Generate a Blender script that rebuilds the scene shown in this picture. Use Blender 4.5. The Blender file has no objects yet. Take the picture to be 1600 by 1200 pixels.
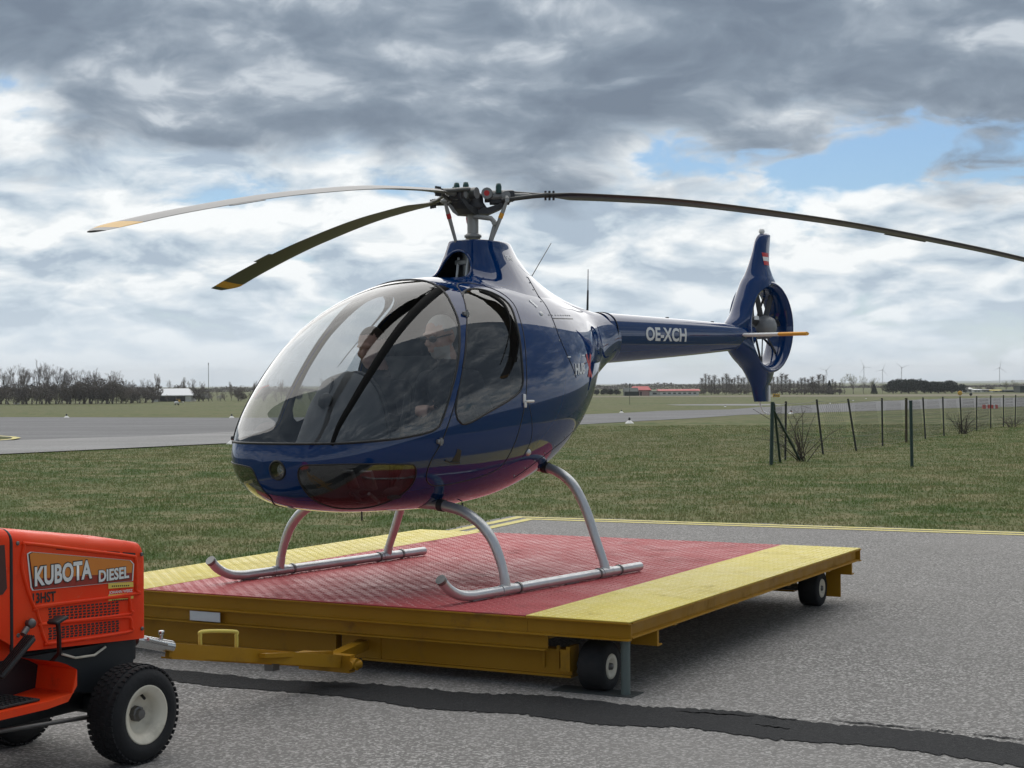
import bpy, bmesh, math, random
import numpy as np
from mathutils import Vector, Matrix, Euler
from mathutils.bvhtree import BVHTree

random.seed(7); RNG = np.random.default_rng(7)
SC = bpy.context.scene
COL = SC.collection
R = math.radians
PI = math.pi

# ------------------------------------------------------------------ camera
CAM_H = 1.475
cam_d = bpy.data.cameras.new('camera'); cam = bpy.data.objects.new('camera', cam_d); COL.objects.link(cam)
cam_d.sensor_width = 36.0; cam_d.lens = 57.6
cam_d.clip_start = 0.1; cam_d.clip_end = 20000
cam.matrix_world = Matrix.Translation((0, 0, CAM_H)) @ Matrix.Rotation(0.006, 4, 'Y') @ Matrix.Rotation(R(90.02), 4, 'X')
SC.camera = cam

# ------------------------------------------------------------------ view
SC.view_settings.view_transform = 'Standard'; SC.view_settings.look = 'None'
SC.view_settings.exposure = 1.05; SC.view_settings.gamma = 1.0
SC.view_settings.use_curve_mapping = False
SC.cycles.max_bounces = 8; SC.cycles.transparent_max_bounces = 16
SC.cycles.sample_clamp_indirect = 6.0

# ------------------------------------------------------------------ sun and sky
SUN_EL, SUN_AZ = 54.0, 350.0          # azimuth measured clockwise from +Y: beyond the helicopter, veiled by cloud
sun_d = bpy.data.lights.new('sun', 'SUN'); sun = bpy.data.objects.new('sun', sun_d); COL.objects.link(sun)
sun_d.energy = 1.5; sun_d.angle = R(100); sun_d.color = (1.0, 0.955, 0.89)
_sd = Vector((math.sin(R(SUN_AZ)) * math.cos(R(SUN_EL)), math.cos(R(SUN_AZ)) * math.cos(R(SUN_EL)), math.sin(R(SUN_EL))))
sun.rotation_euler = _sd.to_track_quat('Z', 'Y').to_euler()

class NT:
    """small helper to write node trees"""
    def __init__(s, nt): s.t = nt; s.t.nodes.clear()
    def n(s, typ, _in=None, **kw):
        nd = s.t.nodes.new('ShaderNode' + typ)
        for k, v in kw.items(): setattr(nd, k, v)
        if _in:
            for k, v in _in.items(): s.set(nd, k, v)
        return nd
    def set(s, nd, k, v):
        sock = nd.inputs[k]
        if isinstance(v, bpy.types.NodeSocket): s.t.links.new(v, sock)
        elif isinstance(v, bpy.types.Node): s.t.links.new(v.outputs[0], sock)
        else:
            if isinstance(v, tuple) and len(v) == 3 and sock.type == 'RGBA': v = (*v, 1)
            sock.default_value = v
    def math(s, op, a, b=0.0, c=None, clamp=False):
        nd = s.n('Math', operation=op, use_clamp=clamp); s.set(nd, 0, a); s.set(nd, 1, b)
        if c is not None: s.set(nd, 2, c)
        return nd.outputs[0]
    def vmath(s, op, a, b=None, scale=None):
        nd = s.n('VectorMath', operation=op); s.set(nd, 0, a)
        if b is not None: s.set(nd, 1, b)
        if scale is not None: s.set(nd, 'Scale', scale)
        return nd.outputs['Value'] if op in ('DOT_PRODUCT', 'LENGTH') else nd.outputs[0]
    def mix(s, f, a, b, blend='MIX'):
        nd = s.n('Mix', data_type='RGBA', blend_type=blend); s.set(nd, 0, f); s.set(nd, 6, a); s.set(nd, 7, b)
        return nd.outputs[2]
    def ramp(s, f, stops, interp='LINEAR'):
        nd = s.n('ValToRGB'); cr = nd.color_ramp; cr.interpolation = interp
        while len(cr.elements) < len(stops): cr.elements.new(0.5)
        for e, (p, c) in zip(cr.elements, stops):
            e.position = p; e.color = (*c, 1) if isinstance(c, tuple) else (c, c, c, 1)
        s.set(nd, 0, f); return nd.outputs[0]
    def remap(s, v, a, b, c=0.0, d=1.0, smooth=True):
        nd = s.n('MapRange', interpolation_type='SMOOTHSTEP' if smooth else 'LINEAR', clamp=True)
        for k, q in zip((0, 1, 2, 3, 4), (v, a, b, c, d)): s.set(nd, k, q)
        return nd.outputs[0]
    def noise(s, vec, scale, detail=4, rough=0.55, dist=0.0, out=0):
        nd = s.n('TexNoise', noise_dimensions='3D'); s.set(nd, 'Vector', vec)
        for k, v in (('Scale', scale), ('Detail', detail), ('Roughness', rough), ('Distortion', dist)): s.set(nd, k, v)
        return nd.outputs[out]

world = bpy.data.worlds.new('World'); SC.world = world; world.use_nodes = True
def build_sky():
    T = NT(world.node_tree)
    sky = T.n('TexSky', sky_type='NISHITA', sun_disc=False, sun_elevation=R(SUN_EL), sun_rotation=R(SUN_AZ))
    sky.air_density = 1.0; sky.dust_density = 0.6; sky.ozone_density = 2.0
    d = T.vmath('NORMALIZE', T.n('TexCoord').outputs['Generated'])
    sep = T.n('SeparateXYZ', {0: d}); x, z = sep.outputs[0], sep.outputs[2]
    zz = T.math('MAXIMUM', z, 0.0)
    def deck(dz, off, k):       # cloud deck overhead: direction divided by height above the horizon
        return T.vmath('ADD', T.vmath('MULTIPLY', T.vmath('SCALE', d, scale=T.math('DIVIDE', 1.0, T.math('ADD', zz, off + dz))), (1, 1, k)), (2.3, 5.1, 0.7))
    def lumps(dz):
        p = deck(dz, 0.34, 1.0)
        w = T.vmath('SCALE', T.vmath('SUBTRACT', T.noise(p, 6.0, 2, 0.5, 0, 1), (0.5, 0.5, 0.5)), scale=0.16)
        return T.noise(T.vmath('ADD', p, w), 4.6, 8, 0.545)
    c1 = lumps(0.0); c2 = lumps(0.012)
    relief = T.math('SUBTRACT', c1, c2)
    big = T.noise(deck(0.0, 0.28, 1.0), 1.25, 3, 0.5)
    # heavy grey bank that starts some nine degrees up, with a lumpy lower edge
    heavy = T.remap(T.math('ADD', z, T.math('ADD', T.math('MULTIPLY', T.math('SUBTRACT', big, 0.5), 0.16), T.math('MULTIPLY', T.math('SUBTRACT', c1, 0.5), 0.20))), 0.118, 0.168)
    dens = T.math('ADD', c1, T.math('MULTIPLY', T.math('SUBTRACT', big, 0.5), 0.35))
    # gap in the cloud to the right
    gx = T.math('DIVIDE', T.math('SUBTRACT', x, 0.285), 0.19); gzv = T.math('DIVIDE', T.math('SUBTRACT', z, 0.136), 0.023)
    gap = T.math('POWER', 2.718, T.math('MULTIPLY', T.math('ADD', T.math('MULTIPLY', gx, gx), T.math('MULTIPLY', gzv, gzv)), -1.0))
    cov = T.math('ADD', T.math('ADD', dens, T.math('MULTIPLY', heavy, 0.13)), T.math('MULTIPLY', gap, -0.42))
    cover = T.remap(cov, 0.255, 0.40)
    lit = T.math('ADD', T.math('MULTIPLY', relief, 5.8), T.remap(dens, 0.36, 0.66, 0.74, 0.34))
    light = T.ramp(lit, [(0.0, (2.0, 2.45, 2.95)), (0.28, (2.75, 3.2, 3.6)), (0.55, (3.45, 3.8, 4.1)), (0.8, (4.2, 4.4, 4.5)), (1.0, (4.9, 5.0, 5.0))])
    dark = T.ramp(T.math('ADD', T.math('MULTIPLY', relief, 4.4), T.remap(dens, 0.36, 0.68, 0.80, 0.12)), [(0.0, (.82, 1.03, 1.33)), (0.4, (1.1, 1.36, 1.68)), (0.7, (1.6, 1.88, 2.2)), (1.0, (2.9, 3.15, 3.4))])
    ccol = T.mix(heavy, light, dark)
    skyc = T.mix(1.0, sky, (0.33, 0.40, 0.47), 'MULTIPLY')
    col = T.mix(T.math('MULTIPLY', cover, 0.97), skyc, ccol)
    hz = T.remap(z, -0.01, 0.085, 0.75, 0.0)
    col = T.mix(hz, col, (3.7, 4.25, 4.75))
    bg = T.n('Background', {0: col, 1: 0.1})
    T.n('OutputWorld', {0: bg.outputs[0]})
    world.cycles.sampling_method = 'MANUAL'; world.cycles.sample_map_resolution = 512
build_sky()

# ------------------------------------------------------------------ helpers
def tag(o, label=None, cat=None, group=None, kind=None):
    if label: o['label'] = label
    if cat: o['category'] = cat
    if group: o['group'] = group
    if kind: o['kind'] = kind
    return o
def empty(name, loc=(0, 0, 0), rz=0.0, parent=None):
    o = bpy.data.objects.new(name, None); COL.objects.link(o); o.location = loc; o.rotation_euler = (0, 0, rz)
    o.empty_display_size = 0.2
    if parent: o.parent = parent
    return o
def link_mesh(name, me, mat=None, parent=None):
    o = bpy.data.objects.new(name, me); COL.objects.link(o)
    if mat is not None:
        for m in (mat if isinstance(mat, (list, tuple)) else [mat]): me.materials.append(m)
    if parent: o.parent = parent
    return o
def copy_tree(o, parent=None):
    c = o.copy(); COL.objects.link(c); c.parent = parent
    for ch in list(o.children): copy_tree(ch, c)
    return c
def crom(P, n):
    """Catmull-Rom (centripetal-ish uniform) resample of control rows P to n samples"""
    P = np.asarray(P, float); m = len(P)
    t = np.linspace(0, m - 1, n); i = np.clip(t.astype(int), 0, m - 2); u = (t - i)[:, None]
    g = lambda k: P[np.clip(k, 0, m - 1)]
    p0 = np.where((i == 0)[:, None], 2 * P[0] - P[1], g(i - 1)); p3 = np.where((i + 2 > m - 1)[:, None], 2 * P[-1] - P[-2], g(i + 2))
    p1, p2 = g(i), g(i + 1)
    return 0.5 * (2 * p1 + (p2 - p0) * u + (2 * p0 - 5 * p1 + 4 * p2 - p3) * u**2 + (3 * p1 - p0 - 3 * p2 + p3) * u**3)
def interp1(xs, ys, x):
    """smooth monotone (pchip) interpolation"""
    xs = np.asarray(xs, float); ys = np.asarray(ys, float); h = np.diff(xs); dl = np.diff(ys) / h
    m = np.zeros(len(xs)); m[0] = dl[0]; m[-1] = dl[-1]
    for k in range(1, len(xs) - 1):
        if dl[k - 1] * dl[k] > 0:
            w1 = 2 * h[k] + h[k - 1]; w2 = h[k] + 2 * h[k - 1]; m[k] = (w1 + w2) / (w1 / dl[k - 1] + w2 / dl[k])
    x = np.clip(np.asarray(x, float), xs[0], xs[-1]); i = np.clip(np.searchsorted(xs, x) - 1, 0, len(h) - 1)
    t = (x - xs[i]) / h[i]
    return ((1 + 2 * t) * (1 - t)**2 * ys[i] + t * (1 - t)**2 * h[i] * m[i] + t * t * (3 - 2 * t) * ys[i + 1] + t * t * (t - 1) * h[i] * m[i + 1])

class MB:
    """collects shapes and links them as ONE mesh object"""
    def __init__(s): s.v = []; s.f = []; s.m = []; s.sm = []
    def add(s, vs, fs, smooth=False, mi=0):
        b = len(s.v); s.v += [tuple(map(float, p)) for p in vs]
        for q in fs: s.f.append(tuple(b + i for i in q)); s.m.append(mi); s.sm.append(smooth)
        return s
    def box(s, c, d, rot=None, mi=0, bev=0.0):
        x, y, z = d[0] / 2, d[1] / 2, d[2] / 2
        if bev > 0:
            b = min(bev, x * .9, y * .9, z * .9)
            bm = bmesh.new(); bmesh.ops.create_cube(bm, size=1)
            for v in bm.verts: v.co = Vector((v.co.x * 2 * x, v.co.y * 2 * y, v.co.z * 2 * z))
            bmesh.ops.bevel(bm, geom=list(bm.edges), offset=b, segments=2, profile=0.5, affect='EDGES')
            bm.verts.index_update()
            vs = [v.co.copy() for v in bm.verts]; fs = [tuple(v.index for v in f.verts) for f in bm.faces]; bm.free()
        else:
            vs = [Vector((sx * x, sy * y, sz * z)) for sz in (-1, 1) for sy in (-1, 1) for sx in (-1, 1)]
            fs = [(0, 2, 3, 1), (4, 5, 7, 6), (0, 1, 5, 4), (2, 6, 7, 3), (0, 4, 6, 2), (1, 3, 7, 5)]
        M = rot if rot is not None else Matrix.Identity(3)
        return s.add([Vector(c) + M @ v for v in vs], fs, bev > 0, mi)
    def loft(s, rings, closed=True, caps=(True, True), smooth=True, mi=0):
        n = len(rings[0]); vs = [p for r in rings for p in r]; fs = []
        for i in range(len(rings) - 1):
            for j in range(n if closed else n - 1):
                k = (j + 1) % n; fs.append((i * n + j, i * n + k, (i + 1) * n + k, (i + 1) * n + j))
        s.add(vs, fs, smooth, mi)
        if closed:
            if caps[0]: s.add(rings[0], [tuple(range(n))[::-1]], False, mi)
            if caps[1]: s.add(rings[-1], [tuple(range(n))], False, mi)
        return s
    def tube(s, path, r, n=10, caps=True, smooth=True, mi=0, flat=1.0):
        P = [Vector(p) for p in path]; m = len(P); rr = r if isinstance(r, (list, tuple, np.ndarray)) else [r] * m
        T = [(P[min(i + 1, m - 1)] - P[max(i - 1, 0)]).normalized() for i in range(m)]
        up = Vector((0, 0, 1)) if abs(T[0].z) < 0.9 else Vector((1, 0, 0))
        a = (up - T[0] * up.dot(T[0])).normalized(); rings = []
        for i in range(m):
            a = (a - T[i] * a.dot(T[i])).normalized(); b = T[i].cross(a)
            rings.append([P[i] + (a * math.cos(2 * PI * k / n) * flat + b * math.sin(2 * PI * k / n)) * rr[i] for k in range(n)])
        return s.loft(rings, True, (caps, caps), smooth, mi)
    def cyl(s, a, b, r, n=16, r2=None, mi=0, smooth=True):
        return s.tube([a, b], [r, r if r2 is None else r2], n, True, smooth, mi)
    def lathe(s, prof, o=(0, 0, 0), axis=(0, 0, 1), n=32, mi=0, smooth=True, closed_prof=False):
        ax = Vector(axis).normalized(); u = ax.orthogonal().normalized(); w = ax.cross(u); o = Vector(o); rings = []
        pr = list(prof) + ([prof[0]] if closed_prof else [])
        for (r, h) in pr: rings.append([o + ax * h + (u * math.cos(2 * PI * k / n) + w * math.sin(2 * PI * k / n)) * max(r, 1e-5) for k in range(n)])
        return s.loft(rings, True, (False, False), smooth, mi)
    def prism(s, poly, a, b, mapf, smooth=False, mi=0):
        """poly: 2D points, mapf(u,v,t)->3D for t=a and t=b"""
        n = len(poly); lo = [mapf(u, v, a) for u, v in poly]; hi = [mapf(u, v, b) for u, v in poly]
        return s.add(lo + hi, [tuple(range(n))[::-1], tuple(range(n, 2 * n))] + [(i, (i + 1) % n, n + (i + 1) % n, n + i) for i in range(n)], smooth, mi)
    def mesh(s, name):
        me = bpy.data.meshes.new(name); me.from_pydata(s.v, [], s.f)
        me.polygons.foreach_set('material_index', s.m); me.polygons.foreach_set('use_smooth', s.sm)
        bm = bmesh.new(); bm.from_mesh(me); bmesh.ops.recalc_face_normals(bm, faces=bm.faces); bm.to_mesh(me); bm.free()
        me.update(); return me
    def build(s, name, mat, parent=None, sharp=None):
        me = s.mesh(name); o = link_mesh(name, me, mat, parent)
        if sharp: me.set_sharp_from_angle(angle=R(sharp))
        return o

# ------------------------------------------------------------------ materials
M = {}
def new_mat(name):
    m = bpy.data.materials.new(name); m.use_nodes = True; return m, NT(m.node_tree)
def principled(name, col, rough=0.5, metal=0.0, coat=0.0, coat_rough=0.03, spec=0.5, var=0.0, vscale=6.0, bump=0.0, bscale=60.0, dirt=None, dirt_amt=0.0, dscale=3.0, rvar=0.0, coords='Object'):
    m, T = new_mat(name)
    co = T.n('TexCoord').outputs[coords]
    base = (*col, 1)
    c = None
    if var > 0:
        n = T.noise(co, vscale, 5, 0.6)
        c = T.mix(n, tuple(x * (1 - var) for x in col), tuple(min(1, x * (1 + var)) for x in col))
    if dirt:
        n = T.remap(T.noise(co, dscale, 7, 0.65), 0.48, 0.72)
        c = T.mix(T.math('MULTIPLY', n, dirt_amt), c if c is not None else base, dirt)
    b = T.n('BsdfPrincipled')
    T.set(b, 'Base Color', c if c is not None else base)
    if rvar > 0: T.set(b, 'Roughness', T.remap(T.noise(co, vscale * 1.7, 4), 0.3, 0.7, max(0.02, rough - rvar), min(1, rough + rvar)))
    else: T.set(b, 'Roughness', rough)
    T.set(b, 'Metallic', metal); T.set(b, 'Coat Weight', coat); T.set(b, 'Coat Roughness', coat_rough); T.set(b, 'Specular IOR Level', spec)
    if bump > 0:
        bp = T.n('Bump', {'Strength': bump, 'Distance': 0.01, 'Height': T.noise(co, bscale, 4, 0.6)}); T.set(b, 'Normal', bp)
    T.n('OutputMaterial', {0: b})
    M[name] = m; return m
def glass_mat(name, tint, ior=1.5, rough=0.0):
    m, T = new_mat(name)
    ge = T.n('NewGeometry'); c = T.math('ABSOLUTE', T.vmath('DOT_PRODUCT', ge.outputs['Normal'], ge.outputs['Incoming']))
    f0 = ((ior - 1) / (ior + 1)) ** 2 * 2.0            # two faces of a thin pane
    fr = T.math('MULTIPLY_ADD', T.math('POWER', T.math('SUBTRACT', 1.0, c, clamp=True), 5.0), 1 - f0, f0, clamp=True)
    tr = T.n('BsdfTransparent', {0: tint}); gl = T.n('BsdfGlossy', {0: (1, 1, 1), 'Roughness': rough})
    mx = T.n('MixShader', {0: fr, 1: tr.outputs[0], 2: gl.outputs[0]})
    T.n('OutputMaterial', {0: mx}); M[name] = m; return m

principled('blue_paint', (0.0002, 0.024, 0.108), 0.35, 0.0, spec=0.0, coat=1.0, coat_rough=0.012, var=0.06, vscale=2.0)
principled('black_rubber', (0.008, 0.012, 0.013), 0.7, bump=0.15)
principled('seal_black', (0.008, 0.008, 0.009), 0.5)
principled('liner', (0.022, 0.023, 0.025), 0.85, bump=0.2, bscale=200)
principled('skid_metal', (0.52, 0.53, 0.54), 0.38, 0.7, var=0.08, vscale=12, dirt=(0.36, 0.34, 0.32), dirt_amt=0.5, dscale=7, rvar=0.06)
principled('hub_metal', (0.22, 0.22, 0.215), 0.45, 0.7, var=0.2, vscale=20, dirt=(0.05, 0.045, 0.04), dirt_amt=0.5, dscale=14)
principled('hub_dark', (0.045, 0.046, 0.05), 0.5, 0.3, var=0.2, vscale=20)
principled('mast_grey', (0.33, 0.33, 0.32), 0.5, 0.4, var=0.1)
principled('white_paint', (0.75, 0.75, 0.73), 0.4, var=0.04)
principled('orange_yellow', (0.75, 0.33, 0.02), 0.5, var=0.05)
principled('red_paint', (0.5, 0.02, 0.02), 0.45)
principled('strip_black', (0.006, 0.006, 0.006), 0.85, spec=.1)
principled('lettering', (0.62, 0.64, 0.66), 0.35)
glass_mat('windshield_glass', (0.72, 0.74, 0.75))
glass_mat('window_glass', (0.62, 0.64, 0.65))
glass_mat('chin_glass', (0.42, 0.44, 0.44))
# ================================================================== HELICOPTER
DECK_Z = 0.363
HELI_O = (-0.228, 9.789, DECK_Z); HB = R(36.22)
heli = empty('helicopter', HELI_O, math.atan2(-math.cos(HB), -math.sin(HB)))
tag(heli, 'navy blue light helicopter with glass bubble cockpit parked on the red and yellow platform', 'helicopter')

# hull stations: x, z bottom, z of greatest width, z top, half width, upper exponent, lower exponent
HULL = np.array([
 [1.775, .725, .725, .725, .0005, 2.0, 2.0],
 [1.755, .61, .725, .83, .165, 2.0, 2.0],
 [1.70, .54, .73, .93, .29, 2.0, 2.0],
 [1.565, .48, .75, 1.145, .42, 2.05, 2.1],
 [1.30, .438, .80, 1.415, .535, 2.1, 2.2],
 [1.00, .422, .86, 1.59, .60, 2.2, 2.3],
 [.60, .418, .93, 1.712, .625, 2.3, 2.4],
 [.15, .455, 1.0, 1.74, .615, 2.3, 2.4],
 [-.30, .575, 1.08, 1.715, .545, 2.2, 2.3],
 [-.70, .785, 1.18, 1.66, .405, 2.1, 2.2],
 [-1.05, 1.06, 1.31, 1.605, .23, 2.1, 2.1],
 [-1.32, 1.225, 1.40, 1.583, .165, 2.2, 2.2],
 [-1.42, 1.25, 1.415, 1.583, .145, 2.4, 2.4]])
def hull_grid(ns=170, nr=112):
    rows = crom(HULL, ns); rows[:, 4] = np.maximum(rows[:, 4], 1e-4)
    a = np.linspace(0, 2 * PI, nr, endpoint=False)
    V = np.zeros((ns, nr, 3))
    for i, (x, zb, zm, zt, hw, nu, nl) in enumerate(rows):
        c, s_ = np.cos(a), np.sin(a)
        e = np.where(s_ >= 0, 2 / nu, 2 / nl)
        y = hw * np.sign(c) * np.abs(c) ** e
        zz = np.sign(s_) * np.abs(s_) ** e
        V[i, :, 0] = x; V[i, :, 1] = y; V[i, :, 2] = np.where(s_ >= 0, zm + (zt - zm) * zz, zm + (zm - zb) * zz)
    return V
def grid_tris(ns, nr):
    i, j = np.meshgrid(np.arange(ns - 1), np.arange(nr), indexing='ij'); k = (j + 1) % nr
    a, b, c, d = i * nr + j, i * nr + k, (i + 1) * nr + k, (i + 1) * nr + j
    return np.concatenate([np.stack([a, b, c], -1).reshape(-1, 3), np.stack([a, c, d], -1).reshape(-1, 3)])
def vnormals(V, F):
    n = np.zeros_like(V); fn = np.cross(V[F[:, 1]] - V[F[:, 0]], V[F[:, 2]] - V[F[:, 0]])
    for k in range(3): np.add.at(n, F[:, k], fn)
    return n / np.maximum(np.linalg.norm(n, axis=1, keepdims=True), 1e-12)
HV = hull_grid(); NS, NR = HV.shape[:2]; HF = grid_tris(NS, NR); HV = HV.reshape(-1, 3); HN = vnormals(HV, HF)
_outw = np.sum(HN * (HV - np.array([0.2, 0, 1.0])), axis=1)
if np.median(_outw) < 0: HN = -HN; HF = HF[:, ::-1]
HULL_BVH = BVHTree.FromPolygons([tuple(v) for v in HV], [tuple(map(int, f)) for f in HF])
# mast fairing: upper horizontal sections (z, x front, x rear, half width, exponent), then a skirt that runs out tangent to the hull
PYL = np.array([[1.84, .165, -.445, .190, 3.1], [1.88, .150, -.40, .170, 3.2], [1.92, .138, -.366, .152, 3.4], [1.962, .124, -.335, .140, 3.4], [1.970, .114, -.325, .130, 3.4]])
def hull_hw(x, z):
    """half width of the hull at x, z (arrays)"""
    o = np.argsort(HULL[:, 0]); X = HULL[o, 0]; q = [interp1(X, HULL[o, k], x) for k in range(1, 7)]
    zb, zm, zt, hw, nu, nl = q
    t = np.where(z >= zm, (z - zm) / np.maximum(zt - zm, 1e-4), (zm - z) / np.maximum(zm - zb, 1e-4)); n = np.where(z >= zm, nu, nl)
    return hw * np.maximum(0, 1 - np.clip(t, 0, 1) ** n) ** (1 / n)
def pyl_grid(ns=26, nsk=54, nr=96):
    a = np.linspace(0, 2 * PI, nr, endpoint=False); c, s_ = np.cos(a), np.sin(a)
    def ring(z, xf, xr, hw, n):
        xm = xr + (xf - xr) * 0.62; ex = np.where(c > 0, 2 / n, 1.0)
        x = np.where(c > 0, xm + (xf - xm) * np.abs(c) ** (2 / n), xm - (xm - xr) * np.abs(c) ** ex)
        return np.stack([x, hw * np.sign(s_) * np.abs(s_) ** (2 / n) * np.where(c < 0, 1 - .42 * np.abs(c) ** 1.5, 1), np.full(nr, z)], 1)
    top = [ring(*r_) for r_ in crom(PYL, ns)]
    P0 = top[0]; T0 = (top[0] - top[1]); T0 /= np.linalg.norm(T0, axis=1, keepdims=True)
    xm = -.10; x3 = np.where(c > 0, xm + .50 * np.abs(c) ** .8, xm - 1.20 * np.abs(c) ** 1.0); y3 = .47 * np.sign(s_) * np.abs(s_) ** .85 * np.where(c < 0, 1 - .45 * np.abs(c), 1)
    o = np.argsort(HULL[:, 0]); lim = .80 * interp1(HULL[o, 0], HULL[o, 4], x3); y3 = np.sign(y3) * np.minimum(np.abs(y3), lim)
    def on_hull(x, y, dz):
        return np.array([(u, v, HULL_BVH.ray_cast(Vector((u, v, 4)), Vector((0, 0, -1)))[0].z + dz) for u, v in zip(x, y)])
    P3 = on_hull(x3, y3, -.004); f = .50; x2 = x3 + (P0[:, 0] - x3) * f; y2 = y3 + (P0[:, 1] - y3) * f; P2 = on_hull(x2, y2, .0)
    # keep the end tangent in the hull's own slope
    L = np.linalg.norm(P3 - P0, axis=1, keepdims=True); P1 = P0 + T0 * np.minimum(.16, .45 * L)
    rows = []
    for t in np.linspace(1, 0, nsk, endpoint=False):
        rows.append(P0 * (1 - t)**3 + 3 * P1 * t * (1 - t)**2 + 3 * P2 * t * t * (1 - t) + P3 * t**3)
    return np.array(rows + top)
PV = pyl_grid(); PYN = PV.shape[:2]; PF = grid_tris(*PYN); PV = PV.reshape(-1, 3); PN = vnormals(PV, PF)
if np.median(PN[:, 1] * PV[:, 1]) < 0: PN = -PN; PF = PF[:, ::-1]
PYL_BVH = BVHTree.FromPolygons([tuple(v) for v in PV], [tuple(map(int, f)) for f in PF])

def split(V, N, F, g):
    """cut triangles along g=0 -> V, N, inside faces (g<0), outside faces, contour segments"""
    s_ = g < 0; cnt = s_[F].sum(1)
    inside = [tuple(f) for f in F[cnt == 3]]; outside = [tuple(f) for f in F[cnt == 0]]
    VV = [v for v in V]; NN = [n for n in N]; cache = {}; segs = []
    def cut(a, b):
        k = (a, b) if a < b else (b, a)
        if k not in cache:
            t = g[k[0]] / (g[k[0]] - g[k[1]]); VV.append(V[k[0]] + (V[k[1]] - V[k[0]]) * t)
            n = N[k[0]] + (N[k[1]] - N[k[0]]) * t; NN.append(n / max(np.linalg.norm(n), 1e-9)); cache[k] = len(VV) - 1
        return cache[k]
    for f in F[(cnt == 1) | (cnt == 2)]:
        f = [int(q) for q in f]; one = sum(bool(s_[q]) for q in f) == 1
        k = next(i for i in range(3) if bool(s_[f[i]]) == one)
        a, b, c = f[k], f[(k + 1) % 3], f[(k + 2) % 3]
        p, q = cut(a, b), cut(a, c); segs.append((p, q))
        tip, quad = [(a, p, q)], [(p, b, c), (p, c, q)]
        if one: inside += tip; outside += quad
        else: outside += tip; inside += quad
    return np.array(VV), np.array(NN), np.array(inside, int).reshape(-1, 3), np.array(outside, int).reshape(-1, 3), segs
def sdf_poly(P, poly):
    """signed distance of 2D points P to closed polygon (negative inside)"""
    Q = np.asarray(poly, float); A = Q; B = np.roll(Q, -1, 0); d2 = np.full(len(P), 1e9); ins = np.zeros(len(P), bool)
    for a, b in zip(A, B):
        e = b - a; w = P - a; t = np.clip((w @ e) / max(e @ e, 1e-12), 0, 1); d2 = np.minimum(d2, ((w - t[:, None] * e)**2).sum(1))
        c = ((a[1] <= P[:, 1]) != (b[1] <= P[:, 1])) & (P[:, 0] < (b[0] - a[0]) * (P[:, 1] - a[1]) / (b[1] - a[1] + 1e-15) + a[0])
        ins ^= c
    return np.where(ins, -1, 1) * np.sqrt(d2)
def closed_smooth(P, n=6):
    P = np.asarray(P, float); m = len(P); out = []
    for i in range(m):
        p0, p1, p2, p3 = P[i - 1], P[i], P[(i + 1) % m], P[(i + 2) % m]
        for k in range(n):
            u = k / n; out.append(0.5 * (2 * p1 + (p2 - p0) * u + (2 * p0 - 5 * p1 + 4 * p2 - p3) * u * u + (3 * p1 - p0 - 3 * p2 + p3) * u**3))
    return np.array(out)
def chain(segs):
    adj = {}
    for a, b in segs: adj.setdefault(a, []).append(b); adj.setdefault(b, []).append(a)
    done = set(); out = []
    for st in sorted(adj, key=lambda k: len(adj[k])):
        if st in done: continue
        path = [st]; done.add(st); cur = st
        while True:
            nx = [q for q in adj[cur] if q not in done]
            if not nx: break
            cur = nx[0]; done.add(cur); path.append(cur)
        if len(adj[st]) > 1 and st in adj[path[-1]]: path.append(st)
        out.append(path)
    return out
def surf_obj(name, V, N, F, mat, parent, off=0.0):
    used = np.unique(F); mp = np.full(len(V), -1); mp[used] = np.arange(len(used))
    me = bpy.data.meshes.new(name); VV = V[used] + N[used] * off
    me.from_pydata(VV.tolist(), [], mp[F].tolist()); me.polygons.foreach_set('use_smooth', [True] * len(me.polygons))
    o = link_mesh(name, me, M[mat], parent)
    me.normals_split_custom_set_from_vertices(N[used].tolist()); return o
def seal(name, V, N, segs, r, mat, parent, lift=0.0, flat=0.6):
    b = MB()
    for path in chain(segs):
        P = [Vector(V[i] + N[i] * lift) for i in path]
        Q = [P[0]]
        for p in P[1:-1]:
            if (p - Q[-1]).length > 0.012: Q.append(p)
        Q.append(P[-1])
        if len(Q) > 3: b.tube(Q, r, 6, caps=False)
    return b.build(name, M[mat], parent)

WS = [(1.9, .818), (1.72, .818), (1.6, .82), (1.45, .829), (1.33, .838), (1.18, .858), (1.10, .876), (1.055, .905), (1.033, .949), (.959, 1.083), (.875, 1.223), (.801, 1.358), (.752, 1.447), (.708, 1.556), (.655, 1.644), (.632, 1.688), (.60, 1.74), (.58, 1.85), (2.3, 1.85), (2.3, .818)]
DOORWIN = closed_smooth([(.523, 1.636), (.396, 1.655), (.291, 1.634), (.235, 1.572), (.284, 1.44), (.336, 1.258), (.353, 1.13), (.375, 1.085), (.468, 1.037), (.643, .977), (.82, .916), (.885, .902), (.93, .925), (.945, .981), (.892, 1.117), (.794, 1.289), (.689, 1.466), (.605, 1.577)], 5)
DOOR = closed_smooth([(.50, 1.676), (.566, 1.616), (.655, 1.503), (.778, 1.324), (.961, .982), (1.05, .815), (1.108, .72), (1.105, .64), (1.04, .59), (.935, .577), (.7, .60), (.55, .63), (.47, .683), (.385, .9), (.333, 1.06), (.295, 1.258), (.225, 1.478), (.185, 1.58), (.225, 1.655), (.36, 1.69)], 5)
CHIN_P = [(1.735, .223, .696), (1.719, .261, .712), (1.53, .436, .714), (1.283, .525, .704), (1.215, .54, .697), (1.179, .523, .645), (1.168, .47, .576), (1.194, .383, .514), (1.252, .277, .473), (1.425, .208, .470), (1.593, .208, .516), (1.689, .209, .586), (1.731, .21, .653)]
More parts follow.
